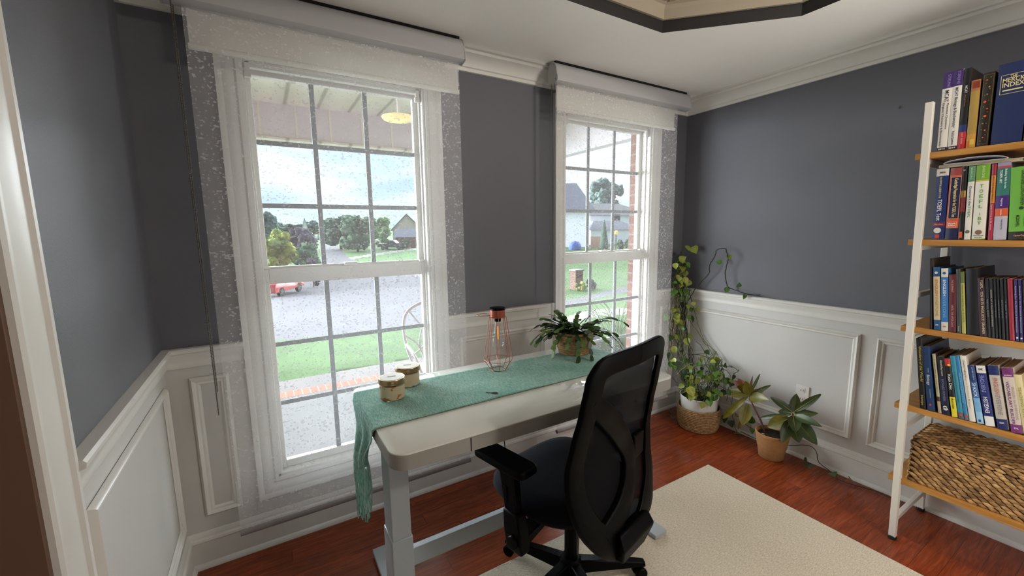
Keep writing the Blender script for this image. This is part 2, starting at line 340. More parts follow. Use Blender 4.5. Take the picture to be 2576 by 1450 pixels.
base = [(0, 0), (.030, 0), (.030, .012), (.022, .022), (.018, .024), (.018, .120), (.024, .126), (.022, .136), (.014, .142), (.014, .152), (.007, .164), (0, .166)]
CASO = [(WIN[0][0]-.085, WIN[0][1]+.085), (WIN[1][0]-.085, WIN[1][1]+.085)]
b = MB()
run(b, 'B', crown, XL, XR, 1, 1); struct(b.build('trim_crown_back', M['trim']))
b = MB(); run(b, 'R', crown, YB, D, 0, 1); struct(b.build('trim_crown_right', M['trim']))
b = MB(); run(b, 'L', crown, YB, D, 0, 1); struct(b.build('trim_crown_left', M['trim']))
b = MB(); run(b, 'B', rail, XL, CASO[0][0], 1, 0); run(b, 'B', rail, CASO[0][1], CASO[1][0]); run(b, 'B', rail, CASO[1][1], XR, 0, 1); struct(b.build('trim_rail_back', M['trim']))
b = MB(); run(b, 'R', rail, YB, D, 0, 1); struct(b.build('trim_rail_right', M['trim']))
b = MB(); run(b, 'L', rail, OP1+.115, D, 0, 1); struct(b.build('trim_rail_left', M['trim']))
b = MB(); run(b, 'B', base, XL, XR, 1, 1); struct(b.build('baseboard_back', M['trim']))
b = MB(); run(b, 'R', base, YB, D, 0, 1); struct(b.build('baseboard_right', M['trim']))
b = MB(); run(b, 'L', base, OP1+.115, D, 0, 1); struct(b.build('baseboard_left', M['trim']))
# white wainscot skins
b = MB()
for a, c in ((XL, CASO[0][0]), (CASO[0][1], CASO[1][0]), (CASO[1][1], XR)): b.box((a, D-.004, .15), (c, D, ZR-.07))
for a, c in CASO: b.box((a, D-.004, .15), (c, D, .26))
struct(b.build('wall_back_wainscot', M['trim_panel'], smooth=0))
struct(boxo('wall_right_wainscot', M['trim_panel'], (XR-.004, YB, .15), (XR, D, ZR-.07)))
struct(boxo('wall_left_wainscot', M['trim_panel'], (XL, OP1+.1, .15), (XL+.004, D, ZR-.07)))
def frame_mould(wall, a0, a1, z0, z1, name):
    b = MB(); pr = [(0, .003), (.004, .013), (.010, .018), (.018, .014), (.022, .009), (.030, .009), (.034, .004), (.038, .002)]
    rings = []
    for d, o_ in pr:
        r = []
        for (t, z) in ((a0+d, z0+d), (a1-d, z0+d), (a1-d, z1-d), (a0+d, z1-d)):
            if wall == 'B': r.append((t, D-.003-o_, z))
            elif wall == 'R': r.append((XR-.003-o_, t, z))
            else: r.append((XL+.003+o_, t, z))
        rings.append(r)
    b.loft(rings, cap=False); return struct(b.build(name, M['trim'], smooth=30))
frame_mould('B', -.315, -.175, .235, .868, 'trim_panel_back')
frame_mould('B', .925, 1.52, .235, .868, 'trim_panel_back')
frame_mould('B', 2.62, 2.79, .235, .868, 'trim_panel_back')
frame_mould('R', .94, 2.07, .228, .862, 'trim_panel_right')
frame_mould('R', -.25, .868, .228, .862, 'trim_panel_right')
frame_mould('R', -1.45, -.32, .228, .862, 'trim_panel_right')
frame_mould('L', 1.215, 2.07, .228, .862, 'trim_panel_left')

# cased opening on the left
def casing_bar(b, o0, o1, plane, sgn, fixed, lo, hi, kind):
    pass
b = MB(); cpf = [(0, 0), (0, .012), (.010, .016), (.018, .012), (.03, .014), (.05, .018), (.07, .020), (.085, .020), (.092, .026), (.105, .026), (.112, .020), (.112, 0)]
b.loft([[(XL+o_, OP1+.003+t, z) for t, o_ in cpf] for z in (0, OPZ+.112)])
b.loft([[(XL+o_, y, OPZ+.003+t) for t, o_ in cpf] for y in (OP0-.11, OP1+.003)])
b.loft([[(XL-.15-o_, OP1+.003+t, z) for t, o_ in cpf] for z in (0, OPZ+.112)])
struct(b.build('trim_opening_casing', M['trim']))
b = MB(); b.box((XL-.152, OP1-.012, 0), (XL+.002, OP1+.004, OPZ)); b.box((XL-.152, OP0, OPZ-.014), (XL+.002, OP1, OPZ)); b.box((XL-.152, OP0-.004, 0), (XL+.002, OP0+.012, OPZ))
struct(b.build('trim_opening_jamb', M['jambpaint']))

# ------------------------------------------------------------------ windows
def window(i, x0, x1):
    w_ = MB()
    # stepped picture-frame casing on the wall
    pr = [(0, .002), (0, .016), (.012, .019), (.020, .014), (.034, .016), (.05, .022), (.062, .018), (.074, .024), (.085, .024), (.085, .002)]
    rings = []
    for d, o_ in pr:
        d2 = .085-d
        rings.append([(x0-d, D-o_, WZ0-d), (x1+d, D-o_, WZ0-d), (x1+d, D-o_, WZ1+d), (x0-d, D-o_, WZ1+d)])
    w_.loft(rings, cap=False)
    root = struct(w_.build('window_%d' % i, M['trim'], origin=((x0+x1)/2, D, WZ0)))
    j = MB(); t = .012; y1 = D+.13
    j.box((x0-.002, D-.005, WZ0), (x0+t, y1, WZ1)); j.box((x1-t, D-.005, WZ0), (x1+.002, y1, WZ1)); j.box((x0, D-.005, WZ1-t), (x1, y1, WZ1+.002)); j.box((x0, D-.005, WZ0-.002), (x1, y1, WZ0+t))
    for xa, xb in ((x0+t, x0+t+.008), (x1-t-.008, x1-t)): j.box((xa, D+.028, WZ0), (xb, D+.042, WZ1)); j.box((xa, D+.074, WZ0), (xb, D+.080, WZ1))
    j.build('jamb', M['trim'], root, bevel=.0015)
    def sash(name, y, z0, z1, gx0, gx1, gz0, gz1):
        b = MB(); a, c = x0+t+.002, x1-t-.002
        b.box((a, y-.016, z0), (gx0, y+.016, z1)); b.box((gx1, y-.016, z0), (c, y+.016, z1)); b.box((gx0, y-.016, z0), (gx1, y+.016, gz0)); b.box((gx0, y-.016, gz1), (gx1, y+.016, z1))
        s = b.build(name, M['trim'], root, bevel=.003)
        g = MB()
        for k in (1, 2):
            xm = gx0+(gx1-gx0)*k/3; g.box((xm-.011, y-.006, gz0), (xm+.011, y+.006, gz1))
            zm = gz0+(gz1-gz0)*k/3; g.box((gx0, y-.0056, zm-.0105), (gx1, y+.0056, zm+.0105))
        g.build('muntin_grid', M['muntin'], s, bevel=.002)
        MB().box((gx0-.004, y-.002, gz0-.004), (gx1+.004, y+.002, gz1+.004)).build('pane', M['pane'], s, smooth=0)
        return s
    g0, g1 = x0+.038, x1-.036
    sash('upper_sash', D+.093, 1.292, WZ1-.012, g0, g1, 1.315, 2.155)
    s = sash('lower_sash', D+.058, WZ0+.012, 1.305, g0, g1, .372, 1.238)
    # tilt latches and lock
    k = MB(); k.box((x0+.02, D+.036, 1.306), (x0+.045, D+.06, 1.318)); k.box((x1-.045, D+.036, 1.306), (x1-.02, D+.06, 1.318)); k.box(((x0+x1)/2-.03, D+.04, 1.305), ((x0+x1)/2+.03, D+.07, 1.322))
    k.build('latch', M['trim'], s, bevel=.002)
    k = MB()
    for xa in (x0+.016, x1-.041): k.box((xa, D+.012, 2.125), (xa+.025, D+.03, 2.15)); k.box((xa+.003, D+.012, 2.15), (xa+.022, D+.03, 2.19))
    k.build('stop_clip', M['plate'], root, bevel=.002)
    # storm screen rail outside is left out; upper inner head moulding
    h = MB(); h.box((x0+t, D+.02, 2.168), (x1-t, D+.05, WZ1-t)); h.box((x0+t, D+.012, 2.18), (x1-t, D+.022, WZ1-t)); h.build('head_stop', M['trim'], root, bevel=.002)
    return root
window(1, *WIN[0]); window(2, *WIN[1])

# ------------------------------------------------------------------ double roller blinds
def blind(x0, x1, fx0, fx1, gx0, gx1, labels, hem_z=.195):
    root = thing('roller_blind', labels, 'window blind', ((x0+x1)/2, 2.0, hem_z), 'double roller blinds over the windows')
    prof = [(2.036, 2.300), (2.036, 2.372), (2.020, 2.396), (1.994, 2.402), (1.974, 2.388), (1.962, 2.365), (1.957, 2.335), (1.950, 2.318), (1.950, 2.296), (1.962, 2.290), (2.0, 2.284)]
    b = MB(); b.loft([[(x, y, z) for y, z in prof] for x in (x0, x1)]); c = b.build('cassette', M['cassette'], root, bevel=.0015)
    for x, s in ((x0, -1), (x1, 1)):
        e = MB(); e.loft([[(xx, 2.0+(y-2.0)*1.04, 2.343+(z-2.343)*1.03) for y, z in prof] for xx in (x, x+s*.006)])
        ec = e.build('end_cap', M['cassette'], c, bevel=.001)
        for yy, zz in ((1.985, 2.385), (2.005, 2.392), (1.968, 2.305)):
          sc_ = MB(); sc_.lathe((x+s*.006, yy, zz), [(.0022, 0), (.0022, .0008)], 10, ax=Vector((s, 0, 0)))
          sc_.build('screw', M['gap'], ec)
    MB().box((x0+.01, 1.985, 2.400), (x1-.01, 2.03, 2.4095)).build('top_gap_strip', M['gap'], root, smooth=0)  # dark strip filling the gap between cassette and ceiling
    # sheer panel: slightly wavy grid
    def cloth(xa, xb, z0, z1, y, amp, ph):
        b = MB(); nx, nz = 24, 40
        for j in range(nz+1):
            for i in range(nx+1):
                u = i/nx; v = j/nz; b.v.append(Vector((xa+(xb-xa)*u, y+amp*math.sin(u*5+ph)*math.sin(v*PI), z0+(z1-z0)*v)))
        for j in range(nz):
            for i in range(nx): a = j*(nx+1)+i; b.f.append((a, a+1, a+nx+2, a+nx+1)); b.mi.append(0)
        return b
    cloth(fx0, fx1, hem_z+.012, 2.30, 1.990, .0015, .3).build('sheer_panel', M['sheer'], root)
    h = MB(); h.lathe((fx0-.001, 1.990, hem_z), [(.0001, 0), (.0125, .0), (.0125, fx1-fx0+.002), (.0001, fx1-fx0+.002)], 18, ax=Vector((1, 0, 0)))
    h.build('hem_bar', M['hem'], root)
    f = cloth(gx0, gx1, 2.168, 2.31, 2.010, .0006, 1).build('filter_panel', M['filter'], root)
    h = MB(); h.lathe((gx0, 2.010, 2.158), [(.0001, 0), (.011, 0), (.011, gx1-gx0), (.0001, gx1-gx0)], 16, ax=Vector((1, 0, 0))); hb = h.build('hem_pocket', M['filter'], f)
    for x, s in ((gx0, -1), (gx1, 1)): MB().box((x, 2.003, 2.148), (x+s*.004, 2.017, 2.168)).build('pocket_end', M['plate'], hb, bevel=.001)
    # two bead chain loops
    for dy, dx, zb in ((1.972, -.008, .745), (2.004, -.006, .83)):
        b = MB()
        x = fx0-.020+dx
        for sy, ph in ((-.007, 0), (.007, .003)):
            z = 2.29; k = 0
            while z > zb:
                p = Vector((x+.0015*math.sin(z*3), dy+sy*min(1, (z-zb)/.03+.3), z+ph)); r_ = .0027
                b.add([p+Vector((r_, 0, 0)), p-Vector((r_, 0, 0)), p+Vector((0, r_, 0)), p-Vector((0, r_, 0)), p+Vector((0, 0, r_)), p-Vector((0, 0, r_))], [(0, 2, 4), (2, 1, 4), (1, 3, 4), (3, 0, 4), (2, 0, 5), (1, 2, 5), (3, 1, 5), (0, 3, 5)])
                z -= .0058
            b.tube([(x+.0015*math.sin(q*3), dy+sy, q) for q in [2.29-(2.29-zb)*i/20 for i in range(21)]], .0006, 4)
        b.build('bead_chain', M['chain'], root, smooth=80)
    return root
blind(-.235, .916, -.182, .900, -.172, .902, 'wide double roller blind with flecked sheer over the left window, beside the long bead chains')
blind(1.482, 2.645, 1.506, 2.553, 1.510, 2.545, 'double roller blind with flecked sheer over the right window nearest the corner')

# small wall things
o = thing('power_outlet', 'white outlet plate on the wainscot behind the croton', 'outlet', (XR-.004, 1.207, .355))
MB().box((XR-.011, 1.170, .355), (XR-.004, 1.245, .472)).build('cover_plate', M['plate'], o, bevel=.002)
for z in (.385, .442):
    s = MB(); s.box((XR-.0135, 1.192, z-.016), (XR-.0105, 1.223, z+.016)); q = s.build('socket', M['plate'], o, bevel=.003)
    s = MB(); s.box((XR-.0138, 1.199, z-.006), (XR-.0133, 1.202, z+.006)); s.box((XR-.0138, 1.213, z-.006), (XR-.0133, 1.216, z+.006)); s.build('slot', M['gap'], q, smooth=0)
b = MB(); b.lathe((XR, .885, 2.068), [(.007, 0), (.007, .003), (.004, .005), (.004, .013), (.0001, .013)], 12, ax=Vector((-1, 0, .0)))
tag(b.build('screw_anchor', M['key']), 'small metal screw anchor left in the grey wall above the shelves', 'screw')

# rug
b = MB(); x0, x1, y0, y1 = .15, 2.262, -1.5, 1.437; n = 220
b.box((x0, y0, 0.0005), (x1, y1, .012))
tag(b.build('area_rug', M['rug'], bevel=.004), 'large cream ribbed rug lying on the cherry wood floor', 'rug')
# ------------------------------------------------------------------ desk
def rrect(x0, y0, x1, y1, r, n=8):
    out = []
    for cx, cy, a in ((x1-r, y1-r, 0), (x0+r, y1-r, 90), (x0+r, y0+r, 180), (x1-r, y0+r, 270)):
        for k in range(n+1): t = math.radians(a+90*k/n); out.append((cx+r*math.cos(t), cy+r*math.sin(t)))
    return out
DX0, DX1, DY0, DY1, DZ = .283, 1.590, 1.190, 1.865, .79
desk = thing('standing_desk', 'white glass-top desk with pale metal legs in front of the windows', 'desk', ((DX0+DX1)/2, (DY0+DY1)/2, 0))
b = MB(); R_ = lambda d, z: [(x, y, z) for x, y in rrect(DX0+d, DY0+d, DX1-d, DY1-d, .055-d)]
b.loft([R_(.002, DZ-.056), R_(0, DZ-.054), R_(0, DZ-.006), R_(.001, DZ-.005)]); b.build('desktop_body', M['deskbody'], desk)
b = MB(); b.loft([R_(.0008, DZ-.0048), R_(.0004, DZ-.0035), R_(.0004, DZ-.0015), R_(.0025, DZ)]); b.build('glass_top', M['deskglass'], desk)
dr = boxo('drawer', M['deskbody'], (.545, DY0-.0015, DZ-.055), (1.32, DY0+.35, DZ-.008), desk, smooth=0)
for x in (.5435, 1.3215): boxo('drawer_gap', M['gap'], (x-.0012, DY0-.002, DZ-.055), (x+.0012, DY0+.01, DZ-.008), dr, smooth=0)
for x0_ in (.318, 1.475):
    l = boxo('leg', M['deskmetal'], (x0_, 1.41, .028), (x0_+.072, 1.52, DZ-.056), desk, bevel=.004)
    boxo('lower_sleeve', M['deskmetal'], (x0_-.004, 1.405, .028), (x0_+.076, 1.525, .34), l, bevel=.004)
    boxo('foot', M['deskmetal'], (x0_-.004, 1.175, .014), (x0_+.076, 1.80, .034), desk, bevel=.003)
boxo('crossbar', M['deskmetal'], (.388, 1.475, .15), (1.477, 1.505, .225), desk, bevel=.003)
boxo('top_rail', M['deskmetal'], (.388, 1.44, .69), (1.477, 1.50, DZ-.056), desk, bevel=.002)
b = MB(); b.tube([(.80, 1.44, .70), (.815, 1.45, .60), (.83, 1.46, .50), (.86, 1.475, .38), (.88, 1.485, .23)], .0022, 6); b.build('power_cable', M['rubber'], desk)

# runner: drapes over both ends of the desk
ry0 = lambda x: 1.402+.012*(x-.28); ry1 = lambda x: 1.789-.02*(x-.28)
b = MB(); path = []
for i in range(9): path.append(('L', .792-.315*(8-i)/8))
cols = []
def rp_(u):  # parameter along runner -> (x,z)
    pass
P_ = []
for i in range(14): P_.append((DX0-.005-.004*math.sin(i*.6), .475+(.79-.475)*i/14, 1-i/14))
P_ += [(DX0-.003, .7915, 0), (DX0+.001, .7935, 0), (DX0+.006, .7945, 0)]
for i in range(1, 60): P_.append((DX0+.006+(DX1-DX0-.012)*i/60, .7945+(.0006 if i % 7 == 3 else 0), 0))
P_ += [(DX1-.004, .7945, 0), (DX1+.001, .7925, 0), (DX1+.004, .789, 0)]
for i in range(1, 12): P_.append((DX1+.005+.003*math.sin(i), .789-.22*i/11, .0))
ny = 30
for k, (x, z, hang) in enumerate(P_):
    xc = min(max(x, DX0), DX1); a, c = ry0(xc), ry1(xc)
    a2 = a+.075*hang**.8; c2 = c-.060*hang
    for j in range(ny+1):
        v = j/ny; y = a2+(c2-a2)*v
        xx = x - .016*hang*(1+math.sin(v*15+1.2))*min(1, hang*2) if hang else x
        zz = z + (.15*(1-v)**1.0*hang if hang else 0)
        if hang and zz > .79: zz = .79
        if hang: zz = .79-(.79-z)*(1-.52*(1-v)**1.2)
        if x > DX1: xx = x+.004*math.sin(v*12)+.002
        zz += .0012*max(0, math.sin(x*9+v*4))*(1 if not hang and DX0 < x < DX1 else 0)
        b.v.append(Vector((xx, y, zz)))
for k in range(len(P_)-1):
    for j in range(ny): q = k*(ny+1)+j; b.f.append((q, q+1, q+ny+2, q+ny+1)); b.mi.append(0)
edge = [b.v[j].copy() for j in range(ny+1)]
run_ = tag(b.build('table_runner', M['runner'], smooth=80), 'sage green woven cotton runner with fringe draped along the white desk', 'table runner')
s = run_.modifiers.new('solid', 'SOLIDIFY'); s.thickness = .0016; s.offset = 1
random.seed(3)
for j in range(0, ny+1, 1):
    p = edge[j]; v = j/ny; L = .10+.03*random.random(); b = MB()
    tgt = Vector((p.x-.004, 1.50+(p.y-1.50)*.62, p.z-L-.10*(1-abs(v-.35)*1.3)))
    if v < .5: tgt.z = p.z-L-.06
    b.tube([p+(tgt-p)*t+Vector((.003*math.sin(j*1.7+t*5), .003*math.cos(j+t*6), -.012*t*(1-t))) for t in [i/7 for i in range(8)]], [.0022+.0006*(i % 2) for i in range(8)], 5)
    b.build('fringe_tassel', M['runner'], run_)

# candles
def candle(c, cols_, label, lid_txt, rot):
    r = .0525; h = .088; t = thing('jar_candle', label, 'candle', c, 'jar candles on the left end of the runner'); c = Vector(c)
    b = MB(); b.lathe(c, [(r-.006, 0), (r-.001, .002), (r, .006), (r, .064), (r-.003, .067), (r-.003, .07)], 40, cap=True); b.build('glass_jar', M['clear'], t)
    m_ = noisy('printed_wax_label', cols_[0], cols_[1], ns=14, rough=.35)
    rr = m_.node_tree.nodes['Color Ramp'] if 'Color Ramp' in m_.node_tree.nodes else [q for q in m_.node_tree.nodes if q.type == 'VALTORGB'][0]
    e = rr.color_ramp.elements; e[0].position = .54; e[0].color = col('#d6c6a4'); e[1].position = .57; e[1].color = col(cols_[0]); x = e.new(.62); x.color = col(cols_[1]); x = e.new(.66); x.color = col(cols_[2])
    [q for q in m_.node_tree.nodes if q.type == 'TEX_NOISE'][0].inputs['Scale'].default_value = 26
    b = MB(); b.lathe(c, [(r-.004, .004), (r-.0022, .006), (r-.0022, .058), (r-.004, .059)], 40); b.build('wax_label', m_, t)
    b = MB(); b.lathe(c, [(r-.002, .066), (r+.0012, .067), (r+.0005, .071), (r+.0015, .074), (r+.0005, .078), (r+.0012, .084), (r-.001, .0875), (r-.008, .088)], 40); l = b.build('lid', M['gold'], t)
    b = MB(); b.lathe(c, [(r-.007, .0882), (r-.0065, .0885), (.001, .0886)], 40); b.build('lid_sticker', M['lidlabel'], l)
    X = Vector((math.cos(rot), math.sin(rot), 0)); Y = Vector((-X.y, X.x, 0))
    rnd = random.Random(len(lid_txt)); b = MB()
    for row in range(2):
        u = -.016
        while u < .014:
            w_ = rnd.uniform(.0015, .004); q = c+X*u+Y*(.004-row*.008)+Vector((0, 0, .0888)); b.hexa([q, q+X*w_, q+X*w_+Y*.004, q+Y*.004], [p_+Vector((0, 0, .0002)) for p_ in (q, q+X*w_, q+X*w_+Y*.004, q+Y*.004)]); u += w_+.0012
    b.build('lid_print', M['ink'], l, smooth=0)
    return t
candle((.405, 1.642, .7965), ('#c4713c', '#b5803f', '#95a05a'), 'squat glass jar candle with orange and green print, nearest the desk edge', 'ab', -.2)
candle((.503, 1.752, .7965), ('#8f9c66', '#b3a26a', '#71895a'), 'squat glass jar candle with green sprig print, behind its twin', 'abc', -.3)

# wire lantern
c = Vector((.938, 1.708, .796)); n = 8
t = thing('wire_lantern', 'copper wire cage lantern with clear filament bulb on the runner', 'lantern', c)
def ring(r, z): return [c+Vector((r*math.cos(2*PI*(k+.5)/n), r*math.sin(2*PI*(k+.5)/n), z)) for k in range(n)]
r0, r1, r2 = ring(.038, .002), ring(.070, .052), ring(.041, .262)
b = MB()
for k in range(n):
    b.tube([r0[k], r1[k]], .0014, 6); b.tube([r1[k], r2[k]], .0014, 6); b.tube([r0[k], r0[(k+1) % n]], .0016, 6); b.tube([r1[k], r1[(k+1) % n]], .0014, 6); b.tube([r2[k], r2[(k+1) % n]], .0012, 6)
b.build('wire_cage', M['copper'], t)
b = MB(); b.lathe(c, [(.040, .262), (.041, .264), (.038, .266), (.0375, .298), (.035, .300)], 32); b.build('collar', M['copper'], t)
b = MB(); b.lathe(c, [(.0385, .298), (.039, .301), (.039, .305), (.036, .3075), (.0001, .3075)], 32); b.build('solar_cap', M['blackplastic'], t)
b = MB(); d = Vector((-.858, .513, 0)); b.tube([c+Vector((0, 0, .272))+d*(.038+.031-.033*math.cos(a))+Vector((.513, .858, 0))*.030*math.sin(a) for a in [2*PI*i/24 for i in range(24)]], .0014, 6, closed=True); b.build('carry_ring', M['copper'], t)
b = MB(); b.lathe(c, [(.016, .262), (.016, .245), (.015, .240)], 20); b.build('bulb_socket', M['blackplastic'], t)
b = MB(); b.lathe(c, [(.011, .241), (.014, .228), (.020, .19), (.028, .155), (.031, .138), (.029, .122), (.022, .108), (.010, .101), (.0005, .100)], 28, cap=False); bl = b.build('glass_bulb', M['clear'], t)
b = MB(); b.tube([c+Vector((0, 0, .215)), c+Vector((0, 0, .195))], .0018, 6); b.lathe(c, [(.0001, .150), (.0022, .152), (.0022, .196), (.0001, .198)], 8); b.build('filament', M['filament'], bl)

# key
k0 = Vector((.748, 1.476, .7965)); k1 = Vector((.790, 1.441, .7965)); d = (k1-k0).normalized(); q = Vector((-d.y, d.x, 0)); L = (k1-k0).length
b = MB()
def kp(u, v, z): p = k0+d*u+q*v; return (p.x, p.y, p.z+z)
out2 = [(0, -.002), (.003, -.0045), (.006, -.0022), (.009, -.005), (.012, -.0025), (.015, -.0048), (.018, -.002), (.021, -.0045), (.024, -.0045), (.0245, .004), (.022, .0045), (.002, .003)]
b.loft([[kp(u, v, 0) for u, v in out2], [kp(u, v, .0018) for u, v in out2]])
cx = .038; bow = [(cx+.0135*math.cos(a), .011*math.sin(a)) for a in [2*PI*i/20 for i in range(20)]]
b.loft([[kp(u, v, 0) for u, v in bow], [kp(u, v, .002) for u, v in bow]])
hole = [(cx+.008+.003*math.cos(a), .003*math.sin(a)) for a in [2*PI*i/12 for i in range(12)]]
b.m = 1; b.add([kp(u, v, .0021) for u, v in hole], [tuple(range(12))])
tag(b.build('door_key', [M['key'], M['gap']]), 'small tarnished door key lying on the green runner', 'key')

# ------------------------------------------------------------------ plants
def leafmat(name, c1, c2, vein=None, rough=.4):
    m = noisy(name, c1, c2, ns=22, rough=rough); bsdf(m).inputs['Subsurface Weight'].default_value = 0
    return m
M['leaf_d'] = leafmat('dark_green_leaf', '#26371c', '#32461f'); M['leaf_g'] = leafmat('green_leaf', '#3f6a22', '#57822c'); M['leaf_y'] = leafmat('yellow_green_leaf', '#75832f', '#8f9540')
M['leaf_yy'] = leafmat('yellowing_leaf', '#b0a534', '#83923a'); M['stem_g'] = mat('green_vine_stem', '#56602f', .7); M['stem_b'] = mat('brown_vine_stem', '#4d4126', .8)
M['stem_d'] = mat('dark_vine_stem', '#23251c', .7); M['croton_stem'] = mat('red_brown_stem', '#5e3325', .8)
M['cr_g'] = leafmat('croton_dark_green', '#2c3a1a', '#3d4620'); M['cr_y'] = leafmat('croton_yellow_green', '#55531b', '#736a20'); M['cr_r'] = leafmat('croton_red_brown', '#5c2c1a', '#77401f')
M['cr_v'] = mat('croton_pale_vein', '#93913f', .5); M['cactus'] = leafmat('cactus_segment_green', '#1d2f17', '#2b431d'); M['cactus2'] = leafmat('cactus_tip_green', '#3f5a24', '#56702f')
def leaf(b, base, tip, wd, nrm, fold=.25, droop=0, mi=0, vein=None, shape='oval', curl=0):
    base, tip = Vector(base), Vector(tip); d = tip-base; L = d.length
    if L < 1e-5: return
    t = d/L; n = Vector(nrm); n = (n - t*n.dot(t)); n = n.normalized() if n.length > 1e-4 else t.orthogonal().normalized(); s = t.cross(n)
    K = 9; rows = []
    for i in range(K+1):
        u = i/K
        if shape == 'heart': w_ = wd*.5*(math.sin(PI*min(1, (u+.10)/1.10))**.55)*(1-u**2.2)**.75*1.25 if u > 0 else wd*.22
        elif shape == 'long': w_ = wd*.5*math.sin(PI*(u*.94+.03))**.7
        else: w_ = wd*.5*math.sin(PI*(u**.85*.96+.03))**.8
        c = base+d*u + n*(4*droop*u*(1-u)*L) + n*(-curl*L*u*u)
        rows.append((c - s*w_ + n*w_*fold*1.2, c - s*w_*.5+n*w_*fold*.3, c, c + s*w_*.5+n*w_*fold*.3, c + s*w_ + n*w_*fold*1.2))
    b.m = mi; k = len(b.v)
    for r in rows: b.v += list(r)
    for i in range(K):
        for j in range(4): q = k+i*5+j; b.f.append((q, q+1, q+6, q+5)); b.mi.append(mi)
    if vein is not None:
        b.m = vein; b.tube([r[2]+n*.0012 for r in rows[:-1]], [max(.0004, .0014*(1-i/K)) for i in range(K)], 4)
        b.m = mi
def bez(pts, n=40):
    pts = [Vector(p) for p in pts]; out = []; N_ = len(pts)
    for i in range(N_-1):
        p0 = pts[max(i-1, 0)]; p1 = pts[i]; p2 = pts[i+1]; p3 = pts[min(i+2, N_-1)]; m_ = max(3, n//(N_-1))
        for k in range(m_):
            t = k/m_; out.append(.5*((2*p1)+(p2-p0)*t+(2*p0-5*p1+4*p2-p3)*t*t+(-p0+3*p1-3*p2+p3)*t**3))
    out.append(pts[-1]); return out

def woven(c, prof, name, parent, mt, n=44, amp=.004, rows=None, extra=None):
    """coiled basket wall: each coil bulges, strands twist round it"""
    b = MB(); prof = [(r, z) for r, z in prof]; zt = prof[-1][1]; z0 = prof[0][1]; coils = rows; per = 5; rings = []
    def rad(z):
        for i in range(len(prof)-1):
            if z <= prof[i+1][1]: t = (z-prof[i][1])/max(1e-6, prof[i+1][1]-prof[i][1]); return prof[i][0]*(1-t)+prof[i+1][0]*t
        return prof[-1][0]
    for k in range(coils*per+1):
        z = z0+(zt-z0)*k/(coils*per); ph = k/per; bul = amp*abs(math.sin(PI*ph)); r = rad(z); ring_ = []
        for j in range(n*2):
            a = 2*PI*j/(n*2); tw = .25*amp*math.sin(a*n/1.0+k*1.3+int(ph)*1.7); ring_.append(Vector(c)+Vector(((r+bul+tw)*math.cos(a), (r+bul+tw)*math.sin(a), z)))
        rings.append(ring_)
    b.loft(rings, cap=False); b.loft([[Vector(c)+Vector(((rad(z)-.006)*math.cos(2*PI*j/40), (rad(z)-.006)*math.sin(2*PI*j/40), z)) for j in range(40)] for z in (z0+.002, zt)], cap=False)
    b.lathe(c, [(rad(z0)-.001, z0), (.0001, z0+.001)], 40, cap=False); b.lathe(c, [(rad(zt)-.006, zt), (rad(zt)-.003, zt+.003), (rad(zt)+.002, zt+.001)], 40, cap=False)
    return b.build(name, mt, parent, smooth=70)

# christmas cactus on desk
c = Vector((1.432, 1.735, .7955))
t = thing('holiday_cactus', 'dark green segmented cactus in a seagrass pot on the green runner', 'potted plant', c)
woven(c, [(.082, 0), (.090, .03), (.102, .09), (.108, .122)], 'seagrass_pot', t, M['twine'], rows=10)
b = MB(); b.lathe(c, [(.098, .105), (.0001, .112)], 24, cap=False); b.build('soil', M['soil'], t)
random.seed(11)
def cactus_chain(b, p, dvec, nseg, seg, droop, tipmi=1):
    p = Vector(p); d = Vector(dvec).normalized()
    for i in range(nseg):
        L = seg*(.85+.3*random.random()); e = p+d*L; s = d.cross(Vector((0, 0, 1))); s = s.normalized() if s.length > .1 else Vector((1, 0, 0)); s = (s+Vector((random.uniform(-.4, .4), random.uniform(-.4, .4), random.uniform(-.5, .5)))).normalized(); n_ = s.cross(d).normalized()
        w_ = L*.40; mi = tipmi if i >= nseg-2 and random.random() < .6 else 0
        outl = [(0, .22), (.12, .5), (.2, .75), (.28, .62), (.42, .95), (.5, .8), (.66, 1.0), (.74, .82), (.9, .85), (.93, .55), (1.0, .3)]
        pts = [(u*L, v*w_) for u, v in outl]+[(u*L, -v*w_) for u, v in reversed(outl)]
        b.m = mi
        A = [p+d*u+s*v+n_*(.0022*(1-abs(v)/w_*.7)) for u, v in pts]; B = [p+d*u+s*v-n_*(.0022*(1-abs(v)/w_*.7)) for u, v in pts]
        b.loft([A, B]); p = e; d = (d+Vector((0, 0, -droop))+Vector((random.uniform(-.12, .12), random.uniform(-.12, .12), random.uniform(-.08, .08)))).normalized()
b = MB()
for k in range(84):
    a = random.uniform(0, 2*PI); r = random.uniform(.0, .07); el = random.uniform(.15, 1.25)
    dv = Vector((math.cos(a)*math.cos(el), math.sin(a)*math.cos(el), math.sin(el)))
    cactus_chain(b, c+Vector((r*math.cos(a), r*math.sin(a), .105)), dv, random.choice((3, 4, 4, 5)), .037, random.uniform(.22, .42))
RT = Vector((.858, -.513, 0)); FW = Vector((.513, .858, 0))
for du, el, ns, dr_ in ((RT*1+FW*.2, .75, 8, .24), (RT*1, .5, 7, .26), (RT-FW*.4, .45, 7, .30), (RT*.9+FW*.5, .6, 6, .2), (-RT, .4, 6, .30), (-RT-FW*.4, .5, 6, .34), (-RT*.8-FW, .5, 6, .5), (-FW, .55, 6, .6), (-FW+RT*.4, .5, 6, .6), (-RT+FW*.2, .6, 6, .26)):
    du = du.normalized(); cactus_chain(b, c+du*.06+Vector((0, 0, .11)), du*math.cos(el)+Vector((0, 0, math.sin(el))), ns, .036, dr_)
for v in b.v:
    v.z = max(v.z, .7975) if v.y > 1.42 and v.x < DX1 else v.z; v.y = min(v.y, 1.93)
